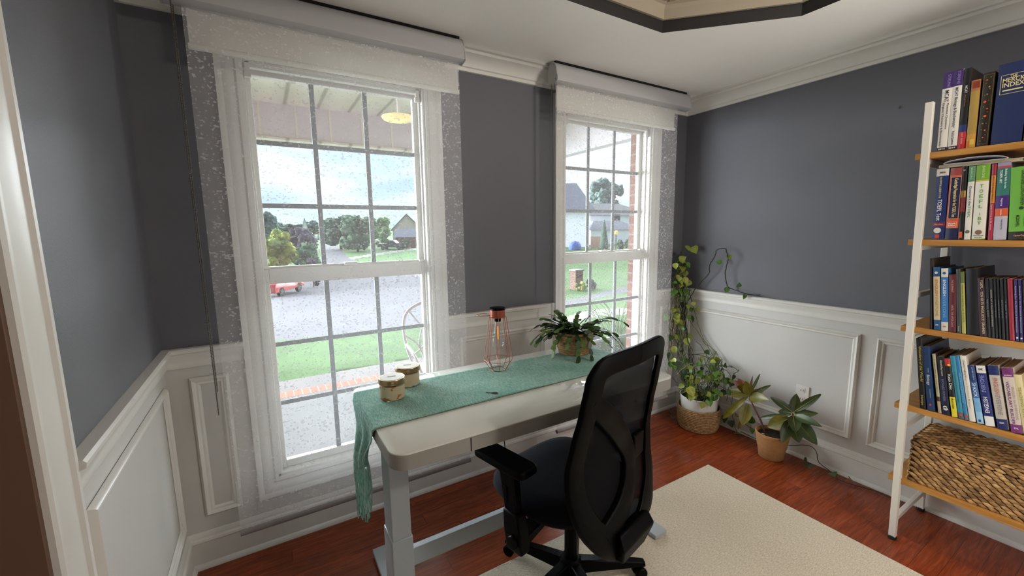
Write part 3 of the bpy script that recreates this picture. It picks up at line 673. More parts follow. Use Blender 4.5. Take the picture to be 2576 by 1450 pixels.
b.build('segmented_stems', [M['cactus'], M['cactus2']], t, smooth=30)

# pothos in the corner: white pot standing in a basket
pc = Vector((2.678, 1.800, 0)); 
bk = thing('seagrass_basket', 'round coiled seagrass basket on the floor around the white pot', 'basket', pc)
woven(pc, [(.128, .001), (.140, .03), (.146, .10), (.145, .165)], 'basket_wall', bk, M['twine'], rows=13, n=60)
t = thing('pothos_plant', 'trailing pothos vine in a white pot climbing the window corner', 'potted plant', pc+Vector((0, 0, .01)))
b = MB(); b.lathe(pc, [(.10, .012), (.115, .02), (.130, .235), (.134, .245), (.130, .247), (.126, .240), (.122, .215)], 48, cap=False); b.lathe(pc, [(.10, .012), (.0001, .012)], 48, cap=False); b.build('white_pot', M['potwhite'], t)
b = MB(); b.lathe(pc, [(.124, .222), (.0001, .228)], 24, cap=False); b.build('soil', M['soil'], t)
random.seed(5)
vb, lb = MB(), MB(); LM = [M['leaf_g'], M['leaf_y'], M['leaf_d'], M['leaf_yy']]
def pleaf(p, size, mi=None, out=None):
    o = out or Vector((random.uniform(-1, .2), random.uniform(-1, .3), random.uniform(-1.2, .3))); o = o.normalized()
    if p.x+o.x*size > XR-.03: o.x = -abs(o.x)
    if p.y+o.y*size > 2.10 or (p.z > .3 and p.y+o.y*size > 2.10): o.y = -abs(o.y)
    st = p+o*size*.35+Vector((0, 0, .01)); vb.m = 0; vb.tube([p, (p+st)/2+Vector((0, 0, .006)), st], .0009, 4)
    nr = Vector((-.55, -.75, .45+random.uniform(-.5, .4)))+Vector((random.uniform(-.5, .5), random.uniform(-.5, .5), 0))
    leaf(lb, st, st+(o+Vector((0, 0, -.35))).normalized()*size, size*.78, nr, .22, .05, mi if mi is not None else random.choice((0, 0, 1, 1, 2)), shape='heart')
def vine(pts, r=.0022, mi=0, leaves=0, size=.05, lm=None, n=46, jit=.012):
    q = bez(pts, n); w0 = [random.uniform(0, 6.3) for _ in range(4)]; fq = random.uniform(2.5, 5); am = jit*1.1
    q = [p+Vector((math.sin(w0[0]+i*fq*.09)*am+math.sin(w0[2]+i*.9)*am*.25, math.sin(w0[1]+i*fq*.11)*am*.5, 0))*min(1, i/4, (len(q)-1-i)/4) for i, p in enumerate(q)]
    q = [p+Vector((random.uniform(-jit, jit), random.uniform(-jit, jit), random.uniform(-jit, jit)))*.35 for p in q]
    for p in q: p.x = min(p.x, XR-.012); p.z = max(p.z, .006)
    vb.m = mi; vb.tube(q, r, 5)
    for k in range(leaves): pleaf(q[random.randrange(len(q)//8, len(q))], size*random.uniform(.7, 1.25), lm)
hook = Vector((2.765, 2.075, 1.275))
# bundle rising from the pot to the hook in the corner
for k in range(21):
    a = random.uniform(0, 2*PI); s0 = pc+Vector((.09*math.cos(a), .09*math.sin(a), .225)); top = hook+Vector((random.uniform(-.05, .05), random.uniform(-.03, .01), random.uniform(-.22, -.0)))
    m1 = Vector((random.uniform(2.58, 2.80), random.uniform(1.90, 2.04), random.uniform(.42, .6))); m2 = Vector((random.uniform(2.66, 2.80), random.uniform(2.0, 2.07), random.uniform(.75, .98)))
    vine([s0, m1, m2, top], random.choice((.0016, .0022, .0026)), random.choice((0, 0, 1, 2)), random.choice((0, 1, 1, 2)), .046, jit=.02)
# strands falling back from the hook
for k in range(14):
    dx = random.uniform(-.10, .05); e = Vector((2.74+dx*1.3, 2.05+random.uniform(-.08, .02), random.uniform(.35, .95)))
    vine([hook+Vector((0, 0, random.uniform(-.03, .02))), hook+Vector((dx*.5, -.02, -.12)), (hook+e)/2+Vector((dx*.6, -.02, 0)), e], .0018, random.choice((0, 1, 2)), 2, .05, jit=.02)
# tangle in and over the pot
for k in range(44):
    a = random.uniform(0, 2*PI); r = random.uniform(.02, .11); s0 = pc+Vector((r*math.cos(a), r*math.sin(a), .225)); a2 = a+random.uniform(-1.2, 1.2); rr = random.uniform(.08, .19)
    e = pc+Vector((rr*math.cos(a2), rr*math.sin(a2), random.uniform(.22, .62))); md = pc+Vector((.13*math.cos(a+.6), .13*math.sin(a+.6), random.uniform(.30, .52)))
    vine([s0, md, e], random.choice((.0014, .002)), random.choice((0, 0, 0, 2)), random.choice((0, 1, 2)), .045, n=20)
# long strand arching out of the corner and down along the right wall
A = [atx(1745, 735, 2.80), atx(1780, 690, 2.80), atx(1790, 660, 2.80), atx(1803, 632, 2.80), atx(1822, 626, 2.80), atx(1832, 645, 2.80), atx(1825, 685, 2.81), atx(1832, 722, 2.82), atx(1855, 732, 2.82), atx(1885, 742, 2.82), atx(1913, 743, 2.82)]
vine([pc+Vector((.04, .08, .3)), Vector((2.77, 2.02, .8))]+A[:1]+A[1:], .0034, 2, 0, n=110, jit=.006)
for px, py, dx_, mi in ((1832, 640, (-.3, -.5, -1), 1), (1820, 668, (-.2, .6, .4), 0), (1832, 722, (-.2, .3, -1), 0), (1856, 731, (-.2, -.2, .8), 0), (1875, 738, (-.1, .2, -1), 0)): pleaf(atx(px, py, 2.81), .042, mi, Vector(dx_))
# strands hugging the right wall towards the croton
for pts in ([(1735, 740), (1760, 830), (1800, 890), (1825, 930), (1840, 960)], [(1730, 800), (1770, 860), (1812, 915), (1840, 925), (1860, 932)], [(1860, 932), (1840, 955), (1835, 985), (1848, 1000)], [(1752, 860), (1790, 905), (1822, 938), (1828, 1010)], [(1838, 960), (1842, 1030), (1850, 1080), (1858, 1090)], [(1850, 1040), (1880, 1070), (1908, 1090)], [(1770, 900), (1800, 960), (1845, 985), (1880, 990)]):
    vine([atx(x, y, 2.815) for x, y in pts], .0024, random.choice((0, 0, 2)), 2, .05, random.choice((0, 1, 2)), n=40, jit=.01)
for px, py, s_, mi in ((1722, 618+0, .05, 1), (1697, 660, .05, 1), (1700, 690, .05, 1), (1720, 695, .055, 3), (1737, 620, .075, 1), (1697, 790, .06, 1), (1705, 800, .055, 3), (1735, 838, .07, 1), (1705, 802, .05, 1), (1690, 870, .05, 1), (1697, 840, .045, 1), (1712, 840, .05, 1), (1738, 770, .05, 0), (1742, 790, .06, 0), (1708, 905, .07, 2), (1724, 970, .075, 3), (1745, 985, .06, 0), (1775, 1000, .06, 0), (1790, 895, .06, 1), (1820, 950, .055, 0), (1688, 885, .06, 2), (1820, 1040, .06, 2), (1835, 1055, .055, 2), (1903, 1075, .05, 2)):
    dd = .30 if px < 1800 and py > 860 else 0
    P = aty(px, py, 2.03-dd*.8) if px < 1780 else atx(px, py, 2.80)
    pleaf(P, s_, mi, Vector((random.uniform(-.6, .3), random.uniform(-.5, -.1), random.uniform(-.9, -.2))))
# strands trailing on the floor behind the croton pot
vine([(2.80, 1.55, .03), (2.82, 1.35, .02), (2.80, 1.12, .12), (2.78, 1.06, .06), (2.80, 1.0, .012), (2.76, .93, .008), (2.79, .82, .008), (2.80, .70, .01)], .0022, 2, 0, n=60, jit=.004)
for x, y, s_ in ((2.75, 1.13, .065), (2.72, 1.10, .06), (2.74, .98, .055), (2.76, .90, .05), (2.62, 2.0, .06), (2.58, 1.96, .05), (2.66, 2.02, .06)):
    pleaf(Vector((x, y, .03)), s_, 2, Vector((-.6, -.5, .35)))
for k in range(40):
    a = random.uniform(2.6, 5.6) if random.random() < .75 else random.uniform(0, 2*PI); pleaf(pc+Vector((.12*math.cos(a), .12*math.sin(a), random.uniform(.27, .45))), random.uniform(.035, .06), random.choice((0, 0, 1, 2)))
for px, py, y_ in ((1737, 618, 2.03), (1720, 612, 2.03)): vine([hook, hook+Vector((0, -.01, .03)), aty(px, py, y_)], .0012, 0, 0, n=12, jit=.002)
for q_ in (vb, lb):
    for v in q_.v: v.x = min(v.x, XR-.038 if (ZR-.09 < v.z < ZR+.01 or v.z < .17) else XR-.008); v.y = min(v.y, D-.04); v.z = max(v.z, .002)
vb.build('vine_stems', [M['stem_g'], M['stem_b'], M['stem_d']], t)
lb.build('leaves', LM, t, smooth=60)

# croton
cc = Vector((2.700, 1.290, 0)); t = thing('croton_plant', 'croton with red, yellow and dark green leaves in a kraft brown pot', 'potted plant', cc)
b = MB(); b.lathe(cc, [(.066, .001), (.070, .005), (.080, .075), (.0835, .078), (.093, .150), (.096, .152), (.097, .168), (.092, .170), (.088, .160), (.084, .145)], 48, cap=False); b.lathe(cc, [(.066, .001), (.0001, .001)], 48, cap=False); b.build('kraft_pot', M['potcraft'], t)
b = MB(); b.lathe(cc, [(.087, .148), (.0001, .152)], 24, cap=False); b.build('soil', M['soil'], t)
PA = lambda x, y, X=2.70: atx(1790+x/5.177, 920+y/5.177, X)
b = MB(); b.tube(bez([PA(700, 880), PA(640, 720), PA(570, 580), PA(515, 460), PA(490, 385)], 16), [.0065-.0002*i for i in range(17)], 8)
b.tube(bez([PA(960, 960), PA(1010, 860), PA(1040, 740), PA(1060, 630)], 12), .006, 8); b.build('stem', M['croton_stem'], t)
b = MB()
def cl(bx, by, tx, ty, w_, mi, dX=0, dr=.0, sh='oval', bX=2.70):
    leaf(b, PA(bx, by, bX), PA(tx, ty, bX+dX), w_, Vector((-.75, -.45, .5)), .22, dr, mi, 3, sh)
for a_ in ((480, 370, 300, 195, .050, 2, -.02), (470, 340, 345, 170, .05, 2, .03), (490, 380, 440, 205, .066, 1, -.05, .02), (495, 360, 535, 132, .014, 2, .05), (500, 370, 632, 108, .018, 0, .05, .04, 'long'), (510, 390, 770, 258, .028, 0, .04, .05, 'long'), (500, 400, 690, 310, .05, 1, .02), (500, 410, 745, 450, .07, 1, -.05, .05), (500, 420, 560, 490, .03, 1, -.06), (480, 360, 240, 315, .055, 1, .0), (480, 375, 235, 395, .04, 1, -.06, .03), (480, 390, 150, 690, .045, 1, -.02, .12, 'long'), (470, 500, 400, 780, .078, 1, -.05, .03), (400, 700, 345, 830, .022, 1, .03), (470, 360, 380, 240, .06, 1, -.03),
           (1060, 610, 765, 410, .045, 0, .03, .05), (1070, 610, 1105, 368, .058, 0, .02), (1080, 600, 1425, 375, .042, 0, .04, .05, 'long'), (1075, 610, 1230, 520, .055, 0, .05), (1085, 640, 1390, 625, .045, 0, .02, .04), (1080, 650, 1440, 800, .05, 0, -.03, .06), (1080, 700, 1375, 1035, .085, 0, -.04, .03), (1050, 760, 1140, 1005, .08, 0, -.05, .02), (1060, 660, 1095, 870, .07, 0, -.08, .04), (1030, 700, 915, 1008, .065, 0, -.08, .02), (1030, 690, 730, 800, .085, 1, -.04, .06), (1040, 640, 620, 685, .026, 0, -.01, .07, 'long'), (1045, 620, 870, 600, .045, 0, .04, .03), (1055, 600, 930, 510, .05, 0, .05)):
    cl(*a_)
for v in b.v: v.x = min(v.x, XR-.02); v.z = max(v.z, .003)
b.build('leaves', [M['cr_g'], M['cr_y'], M['cr_r'], M['cr_v']], t, smooth=60)
tg = MB(); P = PA(690, 940, 2.66); P2 = PA(670, 885, 2.66); s_ = Vector((.513, -.858, 0))*.009; tg.hexa([P-s_, P+s_, P2+s_, P2-s_], [q+Vector((.001, .001, 0)) for q in (P-s_, P+s_, P2+s_, P2-s_)]); tg.build('plant_tag', M['plate'], t)
# ------------------------------------------------------------------ office chair (black mesh back, facing the desk)
CC = Vector((.985, 1.205, 0)); CA = math.radians(13.5)
Rv = Vector((math.cos(CA), math.sin(CA), 0)); Fv = Vector((-math.sin(CA), math.cos(CA), 0)); Zv = Vector((0, 0, 1))
def K(r, f, z): return CC + Rv*r + Fv*f + Zv*z
chair = thing('office_chair', 'black swivel office chair with mesh back facing the white desk', 'office chair', CC+Vector((0, 0, .012)))
RZ = .013
b = MB()
for k in range(5):
    a = math.radians(90+72*k+14); d = Rv*math.cos(a)+Fv*math.sin(a); s = Rv*-math.sin(a)+Fv*math.cos(a)
    b = MB(); sec = lambda u, w_, z0, z1: [CC+d*u-s*w_+Zv*z0, CC+d*u+s*w_+Zv*z0, CC+d*u+s*w_*.7+Zv*z1, CC+d*u-s*w_*.7+Zv*z1]
    b.loft([sec(.02, .030, .072, .125), sec(.12, .026, .072, .115), sec(.30, .019, .070, .090), sec(.315, .018, .070, .086)])
    g = b.build('base_leg', M['blackplastic'], chair, bevel=.004)
    cp_ = CC+d*.295; w_ = MB(); ax = (s*math.cos(k)+d*math.sin(k)).normalized()
    for q in (-1, 1): w_.lathe(cp_+ax*q*.008+Zv*(RZ+.026), [(.001, 0), (.024, 0), (.0255, .003), (.0255, .013), (.022, .016), (.001, .016)], 20, ax=ax*q)
    w_.tube([cp_+Zv*(RZ+.03), cp_+Zv*.078], .006, 8); w_.build('caster', M['blackplastic'], g)
b = MB(); b.lathe(CC, [(.04, .066), (.046, .075), (.046, .118), (.036, .135), (.030, .137)], 28); b.lathe(CC, [(.026, .13), (.026, .27)], 24); b.lathe(CC, [(.015, .26), (.015, .40)], 20); b.build('gas_column', M['blackplastic'], chair)
b = MB(); b.hexa([K(-.09, -.13, .375), K(.09, -.13, .375), K(.09, .12, .375), K(-.09, .12, .375)], [K(-.12, -.16, .42), K(.12, -.16, .42), K(.12, .15, .42), K(-.12, .15, .42)]); b.build('tilt_mechanism', M['blackplastic'], chair, bevel=.01)
# seat cushion
def superell(rx, ry, cf, z, e=2.7, n=48, dz=None):
    out = []
    for j in range(n):
        a = 2*PI*j/n; c_, s_ = math.cos(a), math.sin(a)
        x = rx*abs(c_)**(2/e)*(1 if c_ > 0 else -1); y = ry*abs(s_)**(2/e)*(1 if s_ > 0 else -1)
        zz = z
        if dz: zz += dz(x, y)
        out.append(K(x, cf+y, zz))
    return out
wf = lambda x, y: -.035*max(0, (y-.12)/.13)**2 + .012*(abs(x)/.25)**2
rings = [superell(.20, .20, .055, .412), superell(.235, .235, .055, .422), superell(.255, .252, .055, .448, dz=lambda x, y: wf(x, y)*.5), superell(.252, .250, .055, .478, dz=wf), superell(.235, .235, .055, .497, dz=wf), superell(.19, .19, .055, .505, dz=wf), superell(.10, .10, .055, .503, dz=wf), superell(.01, .01, .055, .502, dz=wf)]
b = MB(); b.loft(rings); b.build('seat', M['blackfabric'], chair, smooth=70)
b = MB(); b.loft([superell(.19, .19, .05, .405), superell(.22, .22, .05, .415), superell(.215, .215, .05, .424)]); b.build('seat_pan', M['blackplastic'], chair)
# arms
for sg in (-1, 1):
    x = sg*.285
    b = MB(); pad = rrect(-.045, -.13, .045, .13, .022, 5)
    ft = lambda z, k: [K(x+p[0]*k, .085+p[1]*k, z) for p in pad]
    b.loft([ft(.628, .93), ft(.634, 1), ft(.652, 1), ft(.658, .95)]); a_ = b.build('armrest', M['blackplastic'], chair, bevel=.002)
    b = MB(); sec = lambda z, w_, l, f0: [K(x-sg*.0-w_, f0-l, z), K(x+w_, f0-l, z), K(x+w_, f0+l, z), K(x-w_, f0+l, z)]
    b.loft([sec(.628, .022, .06, .07), sec(.60, .018, .035, .06), sec(.45, .016, .030, .04)]); b.build('arm_post', M['blackplastic'], a_, bevel=.005)
    b = MB(); b.loft([sec(.47, .022, .038, .038), sec(.40, .024, .042, .03), sec(.33, .024, .040, .02), sec(.315, .016, .03, .02)]); b.build('arm_sleeve', M['blackplastic'], a_, bevel=.006)
    b = MB(); b.loft([[K(x-sg*.02, -.01, .34), K(x-sg*.02, .05, .34), K(x-sg*.02, .05, .38), K(x-sg*.02, -.01, .38)], [K(sg*.10, -.01, .385), K(sg*.10, .05, .385), K(sg*.10, .05, .405), K(sg*.10, -.01, .405)]]); b.build('arm_bracket', M['blackplastic'], a_, bevel=.004)
    b = MB(); b.lathe(K(x+sg*.024, .02, .365), [(.0001, 0), (.022, 0), (.024, .004), (.022, .010), (.0001, .011)], 24, ax=Rv*sg); b.build('knob', M['blackplastic'], a_)
    b = MB(); b.hexa([K(x+sg*.016-.003, .055, .50), K(x+sg*.016+.003, .055, .50), K(x+sg*.016+.003, .070, .50), K(x+sg*.016-.003, .070, .50)], [K(x+sg*.020-.003, .055, .56), K(x+sg*.020+.003, .055, .56), K(x+sg*.020+.003, .070, .56), K(x+sg*.020-.003, .070, .56)]); b.build('height_lever', M['blackplastic'], a_, bevel=.002)
# back: S-curved frame
FC = [(.22, -.19), (.30, -.235), (.40, -.255), (.50, -.235), (.60, -.215), (.70, -.210), (.80, -.225), (.90, -.245), (1.0, -.262), (1.06, -.27)]
def interp(T, z):
    if z <= T[0][0]: return T[0][1]
    for i in range(len(T)-1):
        if z <= T[i+1][0]: t = (z-T[i][0])/(T[i+1][0]-T[i][0]); t = t*t*(3-2*t)*.4+t*.6; return T[i][1]*(1-t)+T[i+1][1]*t
    return T[-1][1]
def B_(r, z, d=0): return K(r, interp(FC, z)+.45*r*r+d, z)
W_ = [(.30, .045), (.36, .12), (.42, .185), (.50, .228), (.60, .250), (.70, .252), (.80, .243), (.90, .232), (.98, .222), (1.0, .214)]
def strap(b, pts, w_, t_=.018, off=0):
    """flat bar following the back surface: pts (r,z), width in the surface"""
    pts = bez([(p[0], 0, p[1]) for p in pts], 40); ws = w_ if isinstance(w_, list) else [w_]*2; rings = []
    for i, p in enumerate(pts):
        a = pts[max(i-1, 0)]; c_ = pts[min(i+1, len(pts)-1)]; d = Vector((c_.x-a.x, c_.z-a.z)).normalized(); n_ = Vector((-d.y, d.x)); u = i/(len(pts)-1)*(len(ws)-1); k = min(int(u), len(ws)-2); w2 = (ws[k]*(1-u+k)+ws[k+1]*(u-k))/2
        r1, z1, r2, z2 = p.x+n_.x*w2, p.z+n_.y*w2, p.x-n_.x*w2, p.z-n_.y*w2
        rings.append([B_(r1, z1, off), B_(r2, z2, off), B_(r2*.97, z2, off-t_*.9), B_(p.x, p.z, off-t_*1.15), B_(r1*.97, z1, off-t_*.9)])
    return b.loft(rings)
sl = [(0, .33), (-.12, .40), (-.205, .50), (-.238, .62), (-.238, .74), (-.225, .86), (-.217, .965), (-.207, 1.022), (-.155, 1.048), (0, 1.05)]
b = MB(); strap(b, sl, [.12, .10, .085, .07, .062, .062, .065, .07, .07, .07]); strap(b, [(-r, z) for r, z in reversed(sl)], [.07, .07, .07, .065, .062, .062, .07, .085, .10, .12])
bf = b.build('back_frame', M['blackplastic'], chair, bevel=.004, smooth=50)
# bent brace crossing the back
b = MB(); strap(b, [(-.215, .93), (-.13, .86), (-.01, .745), (.055, .655), (.05, .565), (-.02, .49), (-.14, .43)], [.07, .075, .08, .08, .08, .08, .08], .022, .004); b.build('back_brace', M['blackplastic'], bf, bevel=.004, smooth=50)
# tail that carries the back under the seat
b = MB(); T_ = [((-.0, -.02, .37), .07, .02), ((0, -.12, .345), .065, .022), ((0, -.20, .32), .06, .028), ((0, -.262, .335), .075, .03), ((0, -.275, .39), .11, .03), ((0, -.262, .43), .10, .02)]
rings = []
for i, (p, w_, h_) in enumerate(T_):
    a = Vector(T_[max(i-1, 0)][0]); c_ = Vector(T_[min(i+1, 5)][0]); d = (c_-a).normalized(); n_ = Vector((0, -d.z, d.y))
    rings.append([K(p[0]-w_, p[1]+n_.y*h_, p[2]+n_.z*h_), K(p[0]+w_, p[1]+n_.y*h_, p[2]+n_.z*h_), K(p[0]+w_*.8, p[1]-n_.y*h_, p[2]-n_.z*h_), K(p[0]-w_*.8, p[1]-n_.y*h_, p[2]-n_.z*h_)])
b.loft(rings); b.build('back_support', M['blackplastic'], bf, bevel=.008)
# mesh skin
b = MB(); nz, nr = 34, 22
for j in range(nz+1):
    z = .40+(1.045-.40)*j/nz; w_ = interp([(.40, .16), (.5, .21), (.6, .24), (.74, .24), (.86, .226), (.96, .21), (1.02, .185), (1.045, .13)], z)
    for i in range(nr+1): b.v.append(B_(-w_+2*w_*i/nr, z, .006))
for j in range(nz):
    for i in range(nr): q = j*(nr+1)+i; b.f.append((q, q+1, q+nr+2, q+nr+1)); b.mi.append(0)
b.build('mesh_backing', M['mesh'], chair, smooth=80)
# lumbar support in front of the brace
b = MB(); strap(b, [(-.20, .66), (-.10, .70), (0, .705), (.10, .70), (.20, .66)], [.05, .085, .09, .085, .05], .016, .03); lum = b.build('lumbar_support', M['blackplastic'], chair, bevel=.003)
b = MB(); b.hexa([B_(.10, .60, -.01), B_(.19, .60, -.01), B_(.19, .60, .02), B_(.10, .60, .02)], [B_(.10, .70, -.015), B_(.19, .69, -.015), B_(.19, .69, .02), B_(.10, .70, .02)]); b.build('lumbar_slider', M['blackplastic'], lum, bevel=.006)

# ------------------------------------------------------------------ bookcase
BX, BXB = 2.440, 2.825
def sh(z): return .025*z
TIP = .648; YR = -.34
case = thing('ladder_bookcase', 'white metal bookcase with honey oak shelves standing against the right wall', 'bookcase', (2.63, .15, 0))
LEV = [.308, .660, 1.020, 1.405, 1.770]
for z in LEV:
    s = boxo('shelf_board', M['oak'], (BX, YR-.05+sh(z), z-.025), (BXB-.03, TIP-.008+sh(z), z), case, bevel=.0015)
for yl in (.594, YR):
    for xa, top in ((BX-.012, 1.975), (BXB-.022, 1.975)):
        nm = 'front_post' if xa < 2.6 else 'rear_post'
        b = MB(); lo = [(xa, yl, .015), (xa+.024, yl, .015), (xa+.024, yl+.026, .015), (xa, yl+.026, .015)]
        hi = [(p[0], p[1]+sh(top), top) for p in lo]; b.hexa(lo, hi); p_ = b.build(nm, M['shelfmetal'], case, bevel=.0025)
        b = MB(); b.lathe((xa+.012, yl+.013, .0), [(.016, .0005), (.0165, .012), (.014, .018), (.001, .019)], 18); b.build('foot_cap', M['rubber'], p_)
    for z in (.11, .56, 1.17, 1.735):
        boxo('side_rail', M['shelfmetal'], (BX+.010, yl+.004+sh(z), z-.022), (BXB-.02, yl+.022+sh(z), z), case, bevel=.002)
    for z in LEV: boxo('shelf_bracket', M['shelfmetal'], (BX+.02, yl+.001+sh(z), z-.045), (BXB-.022, yl+.018+sh(z), z-.0255), case, bevel=.002)
boxo('back_rail', M['shelfmetal'], (BXB-.02, YR+.02, .60), (BXB-.002, .60, .62), case, bevel=.002)

def book(label, bl, br_, tl, zsh, X, depth, bands, texts=(), pages=True, cat='book', group=None, shape='book', cover='#222222', gold=False):
    """spine corners in photo pixels on the plane x = X; bands: [(fraction from top, colour)]; texts: (string, frac_centre, frac_len, colour, column 0..1, mode)"""
    pB = atx(bl, 900, X); 
    def yz(px, z):  # y on plane x = X at height z for pixel column px
        lo, hi = 0, 1450
        for _ in range(40):
            md = (lo+hi)/2
            if atx(px, md, X).z > z: lo = md
            else: hi = md
        return atx(px, md, X).y
    yl, yr = yz(bl, zsh), yz(br_, zsh); P3 = atx(tl[0], tl[1], X)
    v = Vector((0, P3.y-yl, P3.z-zsh)); H = v.length; v /= H; u = Vector((0, -v.z, v.y)); Wd = (yl-yr)/max(.2, v.z)*v.z
    if v.y < 0: B0 = Vector((X, yl, zsh - Wd*0)); B0 = Vector((X, yl, zsh+.0008))
    B0 = Vector((X, yl, zsh+.0008+(max(0, -u.z)*Wd)))
    g = .0006; W2 = Wd-2*g
    bk = thing('book', label, cat, (X+depth/2, (yl+yr)/2, zsh), group)
    o_ = Vector((1, 0, 0))
    def pt(a, h, d): return B0+u*(g+a)+v*h+o_*d
    ct = .0022 if Wd > .02 else .0012
    b = MB(); mats = [cmat(cover)]; cv = []
    # spine as stacked bands, gently rounded
    edges = [0]+[f for f, _ in bands]; 
    for i, (f, c_) in enumerate(bands):
        if c_ not in cv: cv.append(c_); mats.append(cmat(c_))
    for i, (f, c_) in enumerate(bands):
        h1, h0 = H*(1-edges[i]), H*(1-f); b.m = 1+cv.index(c_); n_ = 6
        fr = [[pt(W2*j/n_, h, .0015-.0028*math.sin(PI*j/n_)) for j in range(n_+1)] for h in (h0, h1)]
        k = len(b.v); b.v += fr[0]+fr[1]
        for j in range(n_): b.f.append((k+j, k+j+1, k+n_+2+j, k+n_+1+j)); b.mi.append(b.m)
        # boards pick up the band colour at the joint
    b.m = 0
    for a0, a1 in ((0, ct), (W2-ct, W2)):
        b.hexa([pt(a0, 0, .0015), pt(a1, 0, .0015), pt(a1, 0, depth), pt(a0, 0, depth)], [pt(a0, H, .0015), pt(a1, H, .0015), pt(a1, H, depth), pt(a0, H, depth)])
    cvb = b.build('cover', mats, bk, smooth=50)
    b = MB(); e_ = .003 if Wd > .015 else .0008
    b.hexa([pt(ct, e_, .004), pt(W2-ct, e_, .004), pt(W2-ct, e_, depth-.003), pt(ct, e_, depth-.003)], [pt(ct, H-e_, .004), pt(W2-ct, H-e_, .004), pt(W2-ct, H-e_, depth-.003), pt(ct, H-e_, depth-.003)])
    b.build('page_block', M['paper'], bk, smooth=0)
    for tx in texts:
        s_, fc, fl, c_, colm = tx[:5]; mode = tx[5] if len(tx) > 5 else 'v'; hh = tx[6] if len(tx) > 6 else .62
        cp = pt(W2*colm, H*(1-fc), -.0022)
        if mode == 'v': lettering(s_, W2*hh, cmat(c_), bk, cp, -v, u, 'spine_lettering', fit=H*fl, bold=W2*.006)
        elif mode == 'up': lettering(s_, W2*hh, cmat(c_), bk, cp, v, -u, 'spine_lettering', fit=H*fl, bold=W2*.006)
        elif mode == 'h': lettering(s_, hh, cmat(c_), bk, cp, u, v, 'spine_lettering', fit=W2*fl, bold=.0003)
        elif mode == 'disc':
            b = MB(); b.lathe(cp, [(.0001, 0), (hh*W2/2, 0)], 24, cap=False, ax=Vector((-1, 0, 0))); b.build('spine_emblem', cmat(c_), bk, smooth=0)
        elif mode == 'frame':
            b = MB(); x0_, x1_, f0, f1 = tx[7]; t_ = W2*.018
            for (a0, a1, h0, h1) in ((x0_, x1_, f0, f0), (x0_, x1_, f1, f1), (x0_, x0_, f0, f1), (x1_, x1_, f0, f1)):
                A0, A1 = W2*a0-t_/2, W2*a1+t_/2; H0, H1 = H*(1-h1)-t_/2, H*(1-h0)+t_/2; b.quad(pt(A0, H0, -.002), pt(A1, H0, -.002), pt(A1, H1, -.002), pt(A0, H1, -.002))
            b.build('spine_border', cmat(c_), bk, smooth=0)
        elif mode == 'patch':
            b = MB(); x0_, x1_, f0, f1 = tx[7]; b.quad(pt(W2*x0_, H*(1-f1), -.0018), pt(W2*x1_, H*(1-f1), -.0018), pt(W2*x1_, H*(1-f0), -.0018), pt(W2*x0_, H*(1-f0), -.0018)); b.build('spine_patch', cmat(c_), bk, smooth=0)
    return bk
G1, G2, G3, G4 = 'books on the top shelf', 'books on the second shelf from the top', 'books on the middle shelf', 'leaning books on the fourth shelf down'
S1, S2, S3, S4, S5 = LEV[4], LEV[3], LEV[2], LEV[1], LEV[0]
X1 = BX+.006
W, NV, PU = '#d9d2c6', '#17203f', '#3a1f5e'
book('first white and purple exam book on the top shelf, beside the white post', 2355.4, 2381, (2374, 186), S1, X1, .21, [(.20, PU), (.955, W), (1, '#221845')], [('STERLING', .11, .16, '#8f7fb5', .62, 'v', .42), ('MCAT', .30, .15, '#2a2038', .5, 'v', .62), ('Organic Chemistry & Biochemistry', .66, .56, '#3a3048', .28, 'v', .26), ('Practice Questions', .56, .33, '#3a3048', .72, 'v', .26), ('2016', .977, .72, '#e0cf8e', .5, 'h', .008)], group=G1, cover='#cfc8bc')
book('second white and purple exam book on the top shelf, left of the black one', 2381.6, 2406.6, (2399, 179), S1, X1, .21, [(.20, PU), (.955, W), (1, '#221845')], [('STERLING', .10, .16, '#8f7fb5', .62, 'v', .42), ('MCAT Biology & Biochemistry', .47, .50, '#3a3048', .5, 'v', .45), ('Practice Questions', .85, .17, '#3a3048', .5, 'v', .40), ('2016', .977, .72, '#e0cf8e', .5, 'h', .008)], group=G1, cover='#cfc8bc')
book('black paperback with a blue and red foot on the top shelf', 2407, 2427, (2425, 174.7), S1, X1, .24, [(.70, '#151315'), (.79, '#1f2c62'), (1, '#b2252c')], [('MCAT', .26, .09, '#d9d5cc', .5, 'v', .5), ('Biology Review', .40, .15, '#8d5a30', .5, 'v', .25), ('DAT SERIES', .87, .14, '#e0a08a', .5, 'v', .3)], group=G1, cover='#2a211e')
book('worn gold spined book on the top shelf', 2428, 2452.5, (2443.8, 204.5), S1, X1, .19, [(.16, '#a3683f'), (.80, '#a3843f'), (1, '#c08b3a')], [('', .1, .1, '#7d3320', .5, 'patch', .1, (.18, .95, .02, .12)), ('', .1, .1, '#d4b04c', .5, 'patch', .1, (.4, .9, .88, .96)), ('', .1, .1, '#c4602c', .5, 'patch', .1, (.05, .3, .90, .985))], group=G1, cover='#5c2a22')
fl_ = [('', .1, .1, '#9a7a3c', .5, 'frame', .1, (.08, .92, .03, .97))]
for i in range(9): fl_.append(('', .10+.098*i, .1, ('#d2491f', '#b87a2c', '#8a7a34', '#d9632a')[i % 4] if i not in (3, 5) else '#e2501e', (.36, .62, .5)[i % 3], 'disc', .26 if i in (3, 5) else .17))
for i in range(12): fl_.append(('', .07+.078*i, .1, '#5f6a38', (.68, .3)[i % 2], 'disc', .12))
book('black book with a gilt floral spine on the top shelf', 2455, 2484.8, (2474.5, 185.9), S1, X1, .23, [(1, '#241c12')], fl_, group=G1, cover='#14110e')
